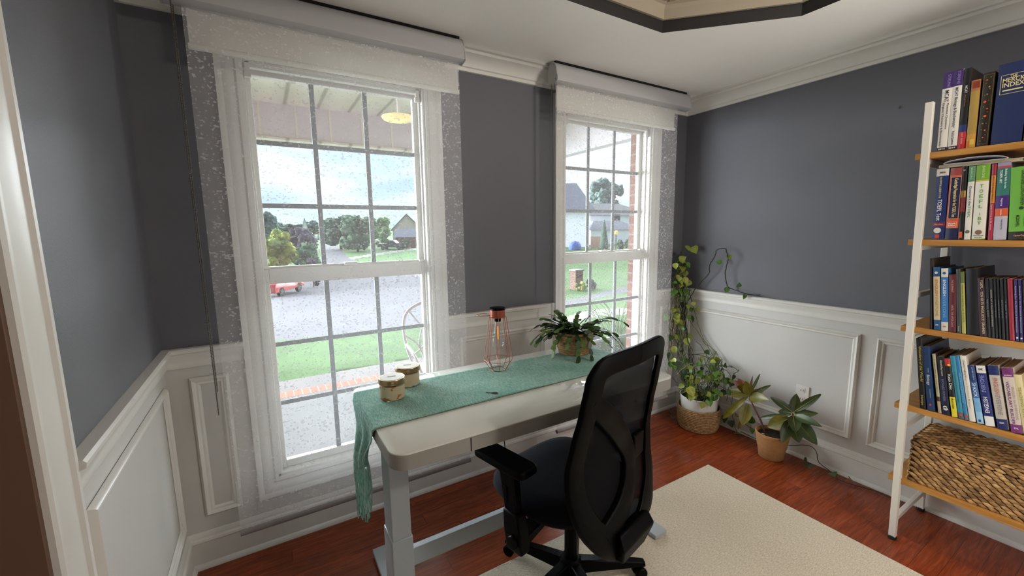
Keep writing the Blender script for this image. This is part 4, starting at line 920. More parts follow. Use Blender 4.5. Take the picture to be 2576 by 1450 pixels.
book('wide navy reference book with a gold boxed title on the top shelf', 2490, 2569.5, (2513.6, 165), S1, X1, .26, [(1, '#1c2750')], [('THE', .175, .22, '#d6c68a', .52, 'h', .016), ('MERCK', .215, .70, '#d6c68a', .52, 'h', .022), ('INDEX', .275, .70, '#d6c68a', .52, 'h', .022), ('', .1, .1, '#d6c68a', .5, 'frame', .1, (.12, .92, .145, .38)), ('', .1, .1, '#d6c68a', .5, 'patch', .1, (.2, .85, .33, .345))], group=G1, cover='#1a2449')
book('dark book cut off by the photo edge on the top shelf', 2572, 2600, (2600, 160), S1, X1, .22, [(1, '#1b1512')], group=G1, cover='#1b1512')
# second shelf
book('navy test guide with white top, next to the white post on the second shelf', 2343.2, 2374.6, (2356.4, 427.2), S2, X1, .21, [(.10, '#cfc8bb'), (.76, '#1c2b5e'), (.81, '#7a2430'), (1, '#1c2b5e')], [('ets', .05, .5, '#5a564e', .5, 'h', .011), ('THE OFFICIAL GUIDE TO THE', .26, .30, '#c7b78a', .4, 'v', .22), ('TOEFL Test', .58, .30, '#e4e0d6', .42, 'v', .5), ('Fifth Edition', .785, .72, '#d98c6a', .5, 'h', .006), ('', .87, .1, '#d8d0c0', .42, 'disc', .62), ('', .1, .1, '#c63a2c', .5, 'patch', .1, (.25, .6, .93, .98))], group=G2, cover='#1a2856')
book('orange and navy test book on the second shelf', 2375.4, 2407.5, (2391, 424.7), S2, X1, .20, [(.10, '#8d3b38'), (.84, '#c5552f'), (1, '#1b2144')], [('', .1, .1, '#1a1c3c', .5, 'patch', .1, (.16, .92, .13, .70)), ('', .1, .1, '#d9cfbe', .5, 'frame', .1, (.14, .94, .125, .705)), ('Cambridge Preparation for the TOEFL Test', .415, .54, '#e0c98a', .55, 'v', .40), ('Fourth\nEdition', .79, .58, '#f0d9c6', .5, 'h', .008), ('', .1, .1, '#e8e0d0', .5, 'frame', .1, (.12, .85, .75, .83))], group=G2, cover='#3a4a6a')
book('thin black and dark red paperback on the second shelf', 2408.5, 2422.6, (2420, 419.7), S2, X1, .20, [(.33, '#161212'), (.42, '#a08238'), (.62, '#6b1d22'), (1, '#141011')], [('KAPLAN', .375, .08, '#2a2010', .5, 'v', .5), ('THE BARRON', .52, .17, '#8f4a3a', .5, 'v', .4), ('', .1, .1, '#c9562c', .5, 'patch', .1, (.2, .8, .89, .975)), ('', .055, .1, '#8a7470', .5, 'disc', .5)], group=G2, cover='#151213')
book('thin white and green guide on the second shelf', 2423.4, 2440.8, (2437, 419.7), S2, X1, .20, [(.21, '#4f7f58'), (1, '#d6d0c2')], [('BARRONS', .10, .16, '#a8c4a4', .5, 'v', .4), ('Outsmart the', .40, .27, '#2e3a66', .5, 'v', .5), ('TOEFL', .62, .15, '#4f8a4a', .5, 'v', .55), ('', .89, .1, '#5f5a54', .5, 'disc', .72)], group=G2, cover='#cfc9ba')
book('thick white and lime green guide with large green letters on the second shelf', 2442.8, 2477.2, (2456.5, 417), S2, X1, .22, [(.20, '#6f9e2e'), (.22, '#c7a63a'), (.985, '#dbd5c6'), (1, '#9a9a3c')], [(ch, .285+.068*i, .28 if ch != 'i' else .06, '#5f9a35', .5, 'h', .019) for i, ch in enumerate('TOEFL')] + [(ch, .655+.062*i, .26 if ch != 'i' else .06, '#5f9a35', .5, 'h', .018) for i, ch in enumerate('iBT')] + [('BARRONS', .10, .16, '#b3d183', .55, 'v', .3), ('', .90, .1, '#7a5a4a', .5, 'disc', .52), ('AUDIO & SOFTWARE', .945, .8, '#4a4a48', .5, 'h', .004), ('CDR & TESTS', .968, .6, '#4a4a48', .5, 'h', .004)], group=G2, cover='#d0cabb')
book('narrow red and orange workbook on the second shelf', 2483.8, 2496.2, (2495.4, 414), S2, X1, .20, [(.15, '#8c1f2c'), (.51, '#c77b23'), (1, '#9a1f3a')], [('PRACTICE MAKES PERFECT', .33, .33, '#4a2a10', .5, 'v', .5), ('Spanish Grammar for ESL Learners', .70, .34, '#e3b3b0', .5, 'v', .45)], group=G2, cover='#8a1c34')
book('teal, purple and orange banded skills book on the second shelf', 2496.7, 2531, (2509.5, 411.4), S2, X1, .22, [(.045, '#8f87a0'), (.07, '#b13a44'), (.425, '#2f6b60'), (.59, '#3f2468'), (.69, '#c9582f'), (1, '#b0aab4')], [('Building Skills for the', .21, .25, '#c9d8c9', .68, 'v', .22), ('TOEFL iBT', .18, .17, '#dfe6dc', .32, 'v', .24), ('Beginning', .51, .10, '#c8b8dc', .5, 'v', .2), ('Listening', .64, .08, '#f0c8b0', .5, 'v', .15), ('Reading Speaking Writing', .80, .13, '#5a5666', .6, 'v', .14)], group=G2, cover='#8a8494')
book('bright green coding interview book on the second shelf', 2535, 2592, (2542.6, 423), S2, X1, .23, [(.885, '#68a63c'), (1, '#2c2b29')], [('CRACKING the CODING INTERVIEW', .29, .48, '#2b3a20', .58, 'v', .26), ('MCDOWELL', .74, .16, '#2b3a20', .40, 'v', .22), ('GAYLE LAAKMANN', .74, .15, '#2b3a20', .72, 'v', .10), ('', .565, .1, '#2b3a20', .55, 'disc', .22), ('CareerCup', .94, .5, '#c98a6a', .5, 'h', .008)], group=G2, cover='#5c9536')
# middle shelf
book('tall thin black folder at the left end of the middle shelf', 2338.2, 2345, (2339, 651), S3, X1+.004, .24, [(1, '#15130f')], group=G3, cover='#4a4232')
book('tan and blue English workbook on the middle shelf', 2348.8, 2366.2, (2346.5, 672.8), S3, X1, .22, [(.15, '#1d4a78'), (.84, '#c9b48c'), (1, '#1d4a78')], [('ENGLISH', .33, .26, '#a8683a', .5, 'v', .62), ('EVERYONE', .63, .30, '#97885f', .5, 'v', .62), ('', .09, .1, '#c9c4b4', .5, 'disc', .5), ('DK', .92, .5, '#d4ccb8', .5, 'h', .007)], group=G3, cover='#1d4a78')
book('blue and white English workbook on the middle shelf', 2366.8, 2385.2, (2366.6, 676.3), S3, X1, .22, [(.14, '#cdc6b6'), (.86, '#2c6aa8'), (1, '#cdc6b6')], [('ENGLISH', .31, .26, '#dfe3e2', .5, 'v', .62), ('EVERYONE', .62, .32, '#6aa2c8', .5, 'v', .62), ('', .075, .1, '#27598a', .5, 'disc', .5), ('DK', .93, .5, '#b8523a', .5, 'h', .007)], group=G3, cover='#2c6aa8')
book('maroon paperback on the middle shelf', 2385.8, 2405, (2386.6, 691.4), S3, X1, .20, [(1, '#581d24')], [('THE ELEPHANT', .2, .22, '#b98a86', .5, 'v', .4), ('UNTIL THE AFTER DAYS', .72, .38, '#b98a86', .5, 'v', .4)], group=G3, cover='#551b22')
book('slim grey green book on the middle shelf', 2406.3, 2418, (2404.3, 678), S3, X1, .21, [(1, '#353a34')], [('Exercise', .93, .08, '#a5aaa0', .5, 'v', .5)], group=G3, cover='#30342f')
book('thin yellow and green vocabulary book on the middle shelf', 2419, 2430, (2414.6, 685), S3, X1, .21, [(.18, '#56642c'), (1, '#a6a04e')], [('ESSENTIAL WORDS FOR THE', .42, .42, '#4a4a28', .5, 'v', .45), ('TOEFL', .74, .18, '#6d7a28', .5, 'v', .7)], group=G3, cover='#8d8a44')
book('thick black leather binder with a rounded spine on the middle shelf', 2431.9, 2463, (2428.4, 676.6), S3, X1, .26, [(1, '#16171b')], group=G3, cover='#141416')
book('dark maroon grammar book with slanted cream title on the middle shelf', 2463.6, 2482.4, (2456.7, 699.3), S3, X1, .19, [(1, '#2f1216')], [('INGILIZCE GRAMER', .72, .48, '#c4b79c', .6, 'v', .5), ('TOEFL - YDS IELTS', .25, .42, '#c4b79c', .6, 'v', .5)], group=G3, cover='#291014')
for i, (a, c_, txt) in enumerate(((2483.0, 2492.8, 'READING'), (2493.3, 2503.2, 'READER AT A GLANCE LISTENING'), (2503.7, 2511.6, 'WRITING'), (2512.0, 2519.6, 'GRAMMAR'), (2520.0, 2529.4, 'SPEAKING'), (2529.8, 2538.2, 'TESTS'))):
    book(['first thin black booklet right of the maroon grammar book', 'second thin black booklet, with the long pale title', 'third thin black booklet, middle of the black set', 'fourth thin black booklet of the black set', 'fifth thin black booklet of the black set', 'last thin black booklet, touching the red book'][i], a, c_, (a-6.5, 701.5), S3, X1, .18, [(1, '#101014')], [(txt, .50, .62 if i == 1 else .30, '#b4a98e' if i == 1 else '#7a7884', .5, 'v', .45)], group=G3, cover='#101014')
book('crimson cloth book on the middle shelf', 2538.8, 2553.2, (2532.4, 702.8), S3, X1, .19, [(1, '#8c1c2c')], group=G3, cover='#8c1c2c')
for i, (a, c_) in enumerate(((2554, 2564.3), (2565, 2574.8))):
    book(['first of two purple exam books right of the crimson book', 'second of two purple exam books, nearer the photo edge'][i], a, c_, (a-5.4, 704.3), S3, X1, .19, [(1, '#2a1f52')], [('Reading for the Entrance Examinations', .48, .75, '#a8a0bc', .5, 'v', .5), ('', .1, .1, '#cfcad8', .5, 'patch', .1, (.25, .8, .93, .955))], group=G3, cover='#261c4a')
book('dark book at the photo edge on the middle shelf', 2575.4, 2592, (2570.5, 706), S3, X1, .19, [(1, '#231018')], group=G3, cover='#231018')
# fourth shelf: everything leans towards the window
book('tall black book about wonders, first of the leaning row', 2313.6, 2329, (2303.5, 851.9), S4, X1, .27, [(1, '#15130f')], [('Wonders of the World', .36, .50, '#b5a24f', .6, 'v', .62), ('Hamlyn', .88, .14, '#b5a24f', .5, 'v', .5)], group=G4, cover='#24272b')
book('navy biology textbook in the leaning row', 2332.4, 2352.2, (2318.6, 871.7), S4, X1, .26, [(1, '#1b355c')], [('Biology', .52, .16, '#b7bfc4', .5, 'v', .55), ('Concepts', .37, .07, '#8fa0ac', .6, 'v', .22), ('Connections', .73, .14, '#8fa0ac', .6, 'v', .18), ('', .1, .1, '#b83a40', .5, 'patch', .1, (.35, .6, .89, .925))], group=G4, cover='#1b355c')
book('thin cream and olive book in the leaning row', 2359.4, 2368.8, (2344.0, 891.6), S4, X1, .20, [(.72, '#a39a7a'), (.80, '#3a2418'), (1, '#a58f78')], [('A HISTORY OF THE CELL', .36, .56, '#4d4a36', .5, 'v', .4)], group=G4, cover='#4a4436')
book('black novel with a white emblem at the foot in the leaning row', 2369.5, 2389.8, (2355.2, 897), S4, X1, .21, [(.35, '#121216'), (1, '#191b33')], [('Bewilderment', .2, .27, '#b5b3a6', .55, 'v', .4), ('RICHARD POWERS', .58, .38, '#6d7398', .5, 'v', .42), ('', .90, .1, '#c9c8c4', .55, 'disc', .6), ('', .87, .1, '#c9c8c4', .5, 'disc', .5)], group=G4, cover='#16161d')
book('black and yellow diet guide in the leaning row', 2394.2, 2409.6, (2374.5, 902.6), S4, X1, .21, [(.13, '#b32a2a'), (.66, '#141312'), (1, '#d3c22a')], [('Keto Diet', .40, .26, '#e4e2d8', .5, 'v', .68), ('dummies', .77, .18, '#26241a', .5, 'v', .6), ('', .11, .1, '#e0c030', .7, 'disc', .55)], group=G4, cover='#141312')
book('teal paperback in the leaning row', 2410.7, 2425, (2388.4, 896), S4, X1, .21, [(.90, '#2f7f92'), (1, '#47586a')], [('Human Physiology', .5, .5, '#1d5a68', .5, 'v', .4), ('', .1, .1, '#c04a30', .5, 'patch', .1, (.3, .8, .92, .96))], group=G4, cover='#2b7485')
book('bright blue paperback in the leaning row', 2425.4, 2437.2, (2401.5, 896), S4, X1, .21, [(.90, '#2b77a4'), (1, '#4a5f74')], [('Anatomy', .5, .5, '#7ab0cc', .5, 'v', .4), ('', .1, .1, '#b83a40', .5, 'patch', .1, (.3, .8, .92, .96))], group=G4, cover='#286e98')
book('cream white paperback in the leaning row', 2438.3, 2454.9, (2413.5, 895.3), S4, X1, .21, [(1, '#d6cfc2')], [('Gravity Falling', .18, .22, '#5a564e', .5, 'v', .4), ('Magnus Sculptura Magnus', .55, .5, '#b0a79c', .5, 'v', .4)], group=G4, cover='#cfc8bb')
book('pale blue sky printed paperback in the leaning row', 2457.7, 2475.8, (2433, 920.3), S4, X1, .20, [(.28, '#1f3360'), (.56, '#2c5a92'), (.8, '#6f9fc4'), (1, '#8ab4cf')], [('SHOCK', .42, .24, '#d9dde0', .5, 'v', .7), ('STEPHEN', .14, .22, '#8aa4cc', .62, 'v', .25), ('', .1, .1, '#3a3f58', .5, 'patch', .1, (.3, .65, .93, .97))], group=G4, cover='#2c4a80')
book('navy English workbook with white bands in the leaning row', 2478.5, 2503.4, (2453.6, 920.3), S4, X1, .22, [(.125, '#d4cec4'), (.84, '#222a66'), (1, '#d9d6d2')], [('EVERYONE', .30, .28, '#8f96c4', .5, 'up', .62), ('ENGLISH', .65, .26, '#e6e5e4', .5, 'up', .66), ('DK', .06, .5, '#4a3a6a', .5, 'h', .010)], group=G4, cover='#222a66')
book('grey and navy English workbook in the leaning row', 2508.9, 2537.6, (2483, 920.3), S4, X1, .22, [(.15, '#1f2858'), (.84, '#b5aaa0'), (1, '#1f2858')], [('ENGLISH', .32, .26, '#b06a50', .5, 'v', .62), ('EVERYONE', .62, .30, '#857b72', .5, 'v', .62), ('DK', .90, .45, '#c9c2b8', .5, 'h', .009)], group=G4, cover='#c4bcb0')
book('lilac vocabulary builder with purple lettering in the leaning row', 2543, 2574, (2517.5, 925.8), S4, X1, .22, [(.14, '#6d2a63'), (.87, '#c4b4a8'), (1, '#6d2f68')], [('VOCABULARY BUILDER', .54, .66, '#6a2a66', .34, 'v', .38), ('ENGLISH for EVERYONE', .54, .5, '#a08f84', .75, 'v', .30), ('AUDIO', .115, .7, '#d4b0cc', .5, 'h', .006), ('DK', .93, .4, '#c9b8c4', .5, 'h', .009)], group=G4, cover='#bfae9f')
book('cream study book at the photo edge in the leaning row', 2575.5, 2598, (2547.5, 943.4), S4, X1, .20, [(1, '#c9b98a')], [('TEACHING KEYS', .45, .5, '#8d8a4c', .5, 'v', .5)], group=G4, cover='#bda97a')
# magazines lying on the second shelf's books
zt = atx(2384, 415, X1).z+.002
ang = Vector((0, -1, .0)); 
wb = thing('thin_paperback', 'thin white book lying flat on top of the second shelf books', 'book', (2.52, .45, zt+.006))
ys = [atx(2361, 420, X1).y, atx(2574, 398, X1).y]; zz = [atx(2361, 424, X1).z, atx(2574, 404, X1).z]
b = MB(); f_ = lambda y: (zz[0]+(zz[1]-zz[0])*(y-ys[0])/(ys[1]-ys[0]))
lo = [(X1+.004, ys[0], f_(ys[0])), (X1+.17, ys[0], f_(ys[0])), (X1+.17, ys[1], f_(ys[1])), (X1+.004, ys[1], f_(ys[1]))]
b.hexa(lo, [(p[0], p[1], p[2]+.012) for p in lo]); b.build('cover', cmat('#cdc4b0'), wb, bevel=.001)
b = MB(); b.hexa([(p[0]+(.002 if p[0] > 2.5 else -.0005), p[1], p[2]+.002) for p in lo], [(p[0]+(.002 if p[0] > 2.5 else -.0005), p[1], p[2]+.010) for p in lo]); b.build('page_block', M['paper'], wb, smooth=0)
b = MB(); y0_, y1_ = atx(2377, 410, X1).y, atx(2531, 395, X1).y; rings = []
for layer, (dz, th) in enumerate(((.0135, .012),)):
    pts = []
    for i in range(21): t_ = i/20; y = y0_+(y1_-y0_)*t_; pts.append((y, f_(y)+dz, f_(y)+dz+.006+.012*math.sin(PI*t_)**.6))
    top = [(p[0], p[2]) for p in pts]; bot = [(p[0], p[1]) for p in pts]
    path_ = bot+[(y1_-.004, (bot[-1][1]+top[-1][1])/2)]+list(reversed(top))+[(y0_+.004, (bot[0][1]+top[0][1])/2)]
    th = .0022; cx_ = sum(p[0] for p in path_)/len(path_)
    def off_ring(X_): return [(X_, p[0], p[1]) for p in path_]
    inn = [(cx_+(p[0]-cx_)*.97, p[1]) for p in bot]; k = len(path_)
    b.loft([off_ring(X1-.002), off_ring(X1+.16)], closed=True, cap=False)
mg = tag(b.build('folded_newspaper', cmat('#a7a3a8', .8)), 'grey folded newspaper lying on top of the thin white book', 'newspaper')
s = mg.modifiers.new('solid', 'SOLIDIFY'); s.thickness = .003; s.offset = 0
# lidded water hyacinth basket on the bottom shelf
bx0, bx1, by0, by1, bz0, bz1 = BX+.020, BX+.30, .06, .585, LEV[0]+.001, .512
bkt = thing('woven_storage_basket', 'rectangular water hyacinth basket with lid on the bottom shelf', 'storage basket', ((bx0+bx1)/2, (by0+by1)/2, bz0))
b = MB(); b.box((bx0+.004, by0, bz0), (bx1-.004, by1-.004, .478)); b.build('lining', M['hyacinth_dark'], bkt, smooth=0)
HY = [M['hyacinth'], noisy('pale_hyacinth', '#c49c66', '#96703f', ns=50, rough=.7), noisy('dark_hyacinth', '#8f6a3e', '#5f4223', ns=50, rough=.7)]
def strand(b, p, u, v, n_, L, w_, tilt):
    """one braided puff: ellipsoid-like segment lying in plane u,v"""
    d = (u*math.cos(tilt)+v*math.sin(tilt)); s = d.cross(n_).normalized(); rings = []
    for i in range(6):
        t_ = i/5; r = w_*math.sin(PI*(t_*.86+.07)); c_ = p+d*(t_-.5)*L+n_*(.004*math.sin(PI*t_))
        rings.append([c_+s*r*math.cos(a)+n_*r*.55*math.sin(a) for a in [2*PI*k/7 for k in range(7)]])
    b.loft(rings)
def weave(b, o, u, v, n_, Lu, Lv, pu=.030, pv=.0135):
    nu, nv = max(1, round(Lu/pu)), max(1, round(Lv/pv)); pu, pv = Lu/nu, Lv/nv
    for j in range(nv):
        for i in range(-1, nu):
            off_ = .5 if j % 2 else 0; cu = (i+.5+off_)*pu
            if cu < pu*.2 or cu > Lu-pu*.2: continue
            b.m = random.choice((0, 0, 1, 2)); strand(b, o+u*cu+v*(j+.5)*pv, u, v, n_, pu*1.18, pv*.62, -.30 if j % 2 == 0 else -.22)
ux, uy, uz = Vector((1, 0, 0)), Vector((0, 1, 0)), Vector((0, 0, 1)); random.seed(9)
b = MB(); weave(b, Vector((bx0, by1, bz0)), -uy, uz, -ux, by1-by0, .478-bz0); weave(b, Vector((bx1, by1, bz0)), -ux, uz, uy, bx1-bx0, .478-bz0); b.build('basket_body', HY, bkt, smooth=70)
b = MB(); b.box((bx0, by0, .481), (bx1, by1, .505)); ld = b.build('lid', M['hyacinth_dark'], bkt, smooth=0)
b = MB(); weave(b, Vector((bx0-.002, by1, .482)), -uy, uz, -ux, by1-by0, .026); weave(b, Vector((bx1, by1+.002, .482)), -ux, uz, uy, bx1-bx0, .026); weave(b, Vector((bx1, by1, .507)), -uy, -ux, uz, by1-by0, bx1-bx0, .034, .017); b.build('lid_weave', HY, ld, smooth=70)
# ------------------------------------------------------------------ outside: porch
M['brick'] = mat('red_brick', '#8c4a38', .9); m = M['brick']
p = mapped(m, (1, 1, 1)); sx = nn(m, 'ShaderNodeSeparateXYZ'); cx_ = nn(m, 'ShaderNodeCombineXYZ'); sm = nn(m, 'ShaderNodeMath', operation='ADD'); ln(m, p.outputs[0], sx.inputs[0]); ln(m, sx.outputs[0], sm.inputs[0]); ln(m, sx.outputs[1], sm.inputs[1]); ln(m, sm.outputs[0], cx_.inputs[0]); ln(m, sx.outputs[2], cx_.inputs[1])
br = nn(m, 'ShaderNodeTexBrick'); br.inputs['Scale'].default_value = 1; br.inputs['Brick Width'].default_value = .215; br.inputs['Row Height'].default_value = .075; br.inputs['Mortar Size'].default_value = .006; br.inputs['Color1'].default_value = col('#6b4a42'); br.inputs['Color2'].default_value = col('#7a564c'); br.inputs['Mortar'].default_value = col('#7d746e'); ln(m, cx_.outputs[0], br.inputs['Vector']); ln(m, br.outputs[0], bsdf(m).inputs['Base Color'])
M['brickfloor'] = mat('brick_border', '#9c5340', .9); m = M['brickfloor']
p = mapped(m); br = nn(m, 'ShaderNodeTexBrick'); br.offset = 0; br.inputs['Scale'].default_value = 1; br.inputs['Brick Width'].default_value = .075; br.inputs['Row Height'].default_value = .3; br.inputs['Mortar Size'].default_value = .005; br.inputs['Color1'].default_value = col('#a6583f'); br.inputs['Color2'].default_value = col('#8e4a36'); br.inputs['Mortar'].default_value = col('#8d8178'); ln(m, p.outputs[0], br.inputs['Vector']); ln(m, br.outputs[0], bsdf(m).inputs['Base Color'])
M['concrete'] = noisy('porch_concrete', '#5c5c5d', '#646363', ns=3, rough=.9)
M['walk'] = noisy('walkway_concrete', '#605b5a', '#696462', ns=3, rough=.9)
M['asphalt'] = noisy('pale_asphalt', '#45434a', '#4d4b51', ns=2, rough=.95)
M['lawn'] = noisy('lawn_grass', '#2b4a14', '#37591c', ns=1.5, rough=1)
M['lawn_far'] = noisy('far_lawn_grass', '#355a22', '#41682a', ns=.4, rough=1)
M['curb'] = mat('white_curb', '#86827e', .9)
M['siding'] = mat('white_siding', '#ecebed', .7); M['roof'] = mat('grey_shingle_roof', '#5b5f6b', .9); M['darkroof'] = mat('dark_shingle_roof', '#44474f', .9)
M['soffit'] = mat('porch_beadboard', '#bdb9a8', .7); m = M['soffit']
p = mapped(m, (1, 1, 1)); wv = nn(m, 'ShaderNodeTexWave', Scale=1.05); wv.bands_direction = 'X'; ln(m, p.outputs[0], wv.inputs['Vector']); r = ramp(m, [(0, '#a39f90'), (.06, '#d9d6c8'), (1, '#e2dfd2')]); ln(m, wv.outputs[0], r.inputs[0]); ln(m, r.outputs[0], bsdf(m).inputs['Base Color'])
M['beam'] = mat('porch_beam_panel', '#d2cfd3', .7)
struct(wall_panels('wall_exterior_brick', M['brick'], 2.265, 2.33, z0=-.5, z1=2.85, x0=-4, x1=3.35, wins=[(-.06, .79), (1.66, 2.462)], wz=(.30, 2.20)))
struct(boxo('floor_porch', M['concrete'], (-4, 2.33, -.4), (3.45, 4.53, -.15)))
struct(boxo('floor_porch_border', M['brickfloor'], (-4, 4.53, -.4), (3.45, 4.70, -.149)))
struct(boxo('floor_walkway', M['walk'], (-4, 4.70, -.5), (4.4, 5.10, -.155)))
struct(boxo('ceiling_porch', M['soffit'], (-4, 2.33, 2.74), (3.45, 4.9, 2.80)))
b = MB(); b.box((-4, 4.86, 2.40), (3.46, 4.98, 3.0)); b.box((3.36, 2.33, 2.40), (3.48, 4.98, 3.0)); bm_ = b.build('trim_porch_beam', M['beam'], smooth=0); struct(bm_)
b = MB(); 
for i in range(12): x = -.9+i*.32; b.box((x, 4.850, 2.40), (x+.018, 4.862, 2.74))
b.box((-4, 4.84, 2.395), (3.46, 5.0, 2.415)); struct(b.build('trim_porch_battens', M['soffit'], smooth=0))
t = thing('porch_column', 'white porch corner post between the lawn and the porch floor', 'column', (3.2, 4.62, -.15))
boxo('column_shaft', M['siding'], (3.12, 4.54, -.02), (3.28, 4.70, 2.25), t, bevel=.004); boxo('column_base', M['siding'], (3.08, 4.50, -.15), (3.32, 4.74, -.02), t, bevel=.006); boxo('column_capital', M['siding'], (3.09, 4.51, 2.25), (3.31, 4.73, 2.40), t, bevel=.006)
lp_ = aty(1003, 303, 3.9); t = thing('glowing_disc', 'round warm glowing disc under the porch ceiling', 'porch light', (lp_.x, lp_.y, lp_.z))  # warm glowing disc on a hanger, set outside the left window
b = MB(); b.lathe(lp_, [(.0001, -.012), (.08, -.008), (.135, .004), (.15, .02), (.15, .028), (.0001, .028)], 40); b.build('glowing_bowl', mat('warm_glow', '#d9c98f', .5, emit='#e6d79a', es=.75), t)
b = MB(); b.lathe(lp_, [(.012, .028), (.012, 2.72-lp_.z)], 12); b.lathe(lp_, [(.06, 2.715-lp_.z), (.06, 2.74-lp_.z)], 20); b.build('hanger', M['siding'], t)

# wrought metal chair on the porch
MC = mat('pale_cast_metal', '#b5b1b2', .6, metal=.2)
qc = aty(1032, 800, 3.55); o0 = Vector((qc.x+.18, 3.55, -.15)); t = thing('porch_chair', 'pale cast metal porch chair with a pointed oval back outside the left window', 'chair', o0)
def pc3(x, z, d=0): return o0+Vector((x, .10*(z-.45)-d, z))
ov = [(-.17, .42), (-.22, .60), (-.235, .78), (-.20, .90), (-.10, .965), (0, .985), (.10, .965), (.20, .90), (.235, .78), (.22, .60), (.17, .42)]
b = MB(); b.tube(bez([pc3(x, z) for x, z in ov], 60), .014, 8); b.build('back_hoop', MC, t)
b = MB()
for sg in (-1, 1):
    b.tube(bez([pc3(-.19*sg, .50), pc3(-.05*sg, .60), pc3(.08*sg, .78), pc3(.17*sg, .91)], 24), .008, 6); b.tube(bez([pc3(-.22*sg, .70), pc3(-.13*sg, .62), pc3(-.05*sg, .46)], 16), .008, 6)
    b.tube(bez([pc3(-.06*sg, .44), pc3(-.10*sg, .62), pc3(-.05*sg, .80), pc3(0, .96)], 24), .008, 6)
b.build('back_lattice', MC, t)
b = MB(); b.loft([[o0+Vector((x, y-.22, .42)) for x, y in rrect(-.22, -.22, .22, .22, .08)], [o0+Vector((x, y-.22, .44)) for x, y in rrect(-.22, -.22, .22, .22, .08)]]); b.build('seat', MC, t)
for sx_ in (-1, 1):
    for sy in (0, -.40): b = MB(); b.tube(bez([o0+Vector((.18*sx_, sy-.02, .43)), o0+Vector((.17*sx_, sy-.02, .25)), o0+Vector((.23*sx_, sy+(.05 if sy == 0 else -.03), .014))], 14), .013, 7); b.build('leg', MC, t)
    b = MB(); b.tube(bez([pc3(.225*sx_, .62), o0+Vector((.27*sx_, -.18, .66)), o0+Vector((.27*sx_, -.38, .62)), o0+Vector((.21*sx_, -.38, .44))], 20), .012, 7); b.build('arm', MC, t)

# ------------------------------------------------------------------ outside: ground falling to the street
PLf = [(0, -.17), (5.6, -.2), (8.5, -.485), (14, -1.15), (20, -1.85), (34, -2.95), (45, -3.0), (60, -2.6), (100, -1.0), (150, -.26), (260, 2), (420, 7)]
PRt = [(0, -.17), (5.6, -.2), (7.5, -.45), (10, -.55), (16, -1.0), (25, -.92), (35, -.07), (60, .2), (150, 0), (260, 2), (420, 6)]
def lin(T, v):
    if v <= T[0][0]: return T[0][1]
    for i in range(len(T)-1):
        if v <= T[i+1][0]: t_ = (v-T[i][0])/(T[i+1][0]-T[i][0]); return T[i][1]*(1-t_)+T[i+1][1]*t_
    return T[-1][1]
def Hh(x, y):
    R = math.hypot(x, y); az = math.degrees(math.atan2(x, y)); k = min(1, max(0, (az-20)/18)); k = k*k*(3-2*k)
    return lin(PLf, R)*(1-k)+lin(PRt, R)*k
def hit(px, py, lift=0):
    d = ray(px, py); h = math.hypot(d.x, d.y); R = 5.2
    while R < 420:
        P = CAM+d*(R/h)
        if P.z <= Hh(P.x, P.y): break
        R *= 1.004
    return Vector((P.x, P.y, Hh(P.x, P.y)+lift))
def project(P):
    d = Vector(P)-CAM; z = d.dot(_f); return (1288+FPX*d.dot(_r)/z, 725-FPX*d.dot(_u)/z)
def inpoly(p, poly):
    x, y = p; c = False; j = len(poly)-1
    for i in range(len(poly)):
        if (poly[i][1] > y) != (poly[j][1] > y) and x < (poly[j][0]-poly[i][0])*(y-poly[i][1])/(poly[j][1]-poly[i][1])+poly[i][0]: c = not c
        j = i
    return c
ROAD = [(500, 890), (691, 857), (880, 840), (1056, 821), (1240, 800), (1240, 716), (1060, 692), (975, 678), (905, 664), (872, 645), (851, 620), (839, 604), (821, 604), (812, 640), (806, 668), (760, 690), (640, 700), (500, 705)]
ROAD2 = [(1380, 770), (1419, 757), (1475, 746), (1600, 714), (1600, 731), (1500, 752), (1440, 768), (1380, 800)]
WALK2 = [(1380, 830), (1419, 800), (1480, 781), (1600, 773), (1600, 789), (1480, 800), (1419, 828), (1380, 850)]
DRV = [(868, 650), (930, 640), (1060, 622), (1060, 626), (930, 645), (870, 655)]
SW = [(560, 676), (760, 668), (765, 673), (560, 683)]
b = MB(); azs = [-30+.22*i for i in range(int(90/.22)+1)]; Rs = [5.0]
while Rs[-1] < 430: Rs.append(Rs[-1]*1.022+.02)
for az in azs:
    s_, c_ = math.sin(math.radians(az)), math.cos(math.radians(az))
    for R in Rs:
        x, y = R*s_, R*c_; b.v.append(Vector((x, y, min(Hh(x, y), 50)-(.0 if y > 5.1 else .6))))
nR = len(Rs)
for i in range(len(azs)-1):
    for j in range(nR-1):
        q = i*nR+j; f = (q, q+nR, q+nR+1, q+1); c3 = (b.v[f[0]]+b.v[f[2]])/2; pp = project(c3); mi = 0
        if inpoly(pp, ROAD) or inpoly(pp, ROAD2): mi = 1
        elif inpoly(pp, WALK2) or inpoly(pp, DRV) or inpoly(pp, SW): mi = 2
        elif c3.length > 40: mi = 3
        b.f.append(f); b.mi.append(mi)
struct(b.build('floor_lawn_and_street', [M['lawn'], M['asphalt'], M['curb'], M['lawn_far']], smooth=80, origin=(0, 10, -.5)))

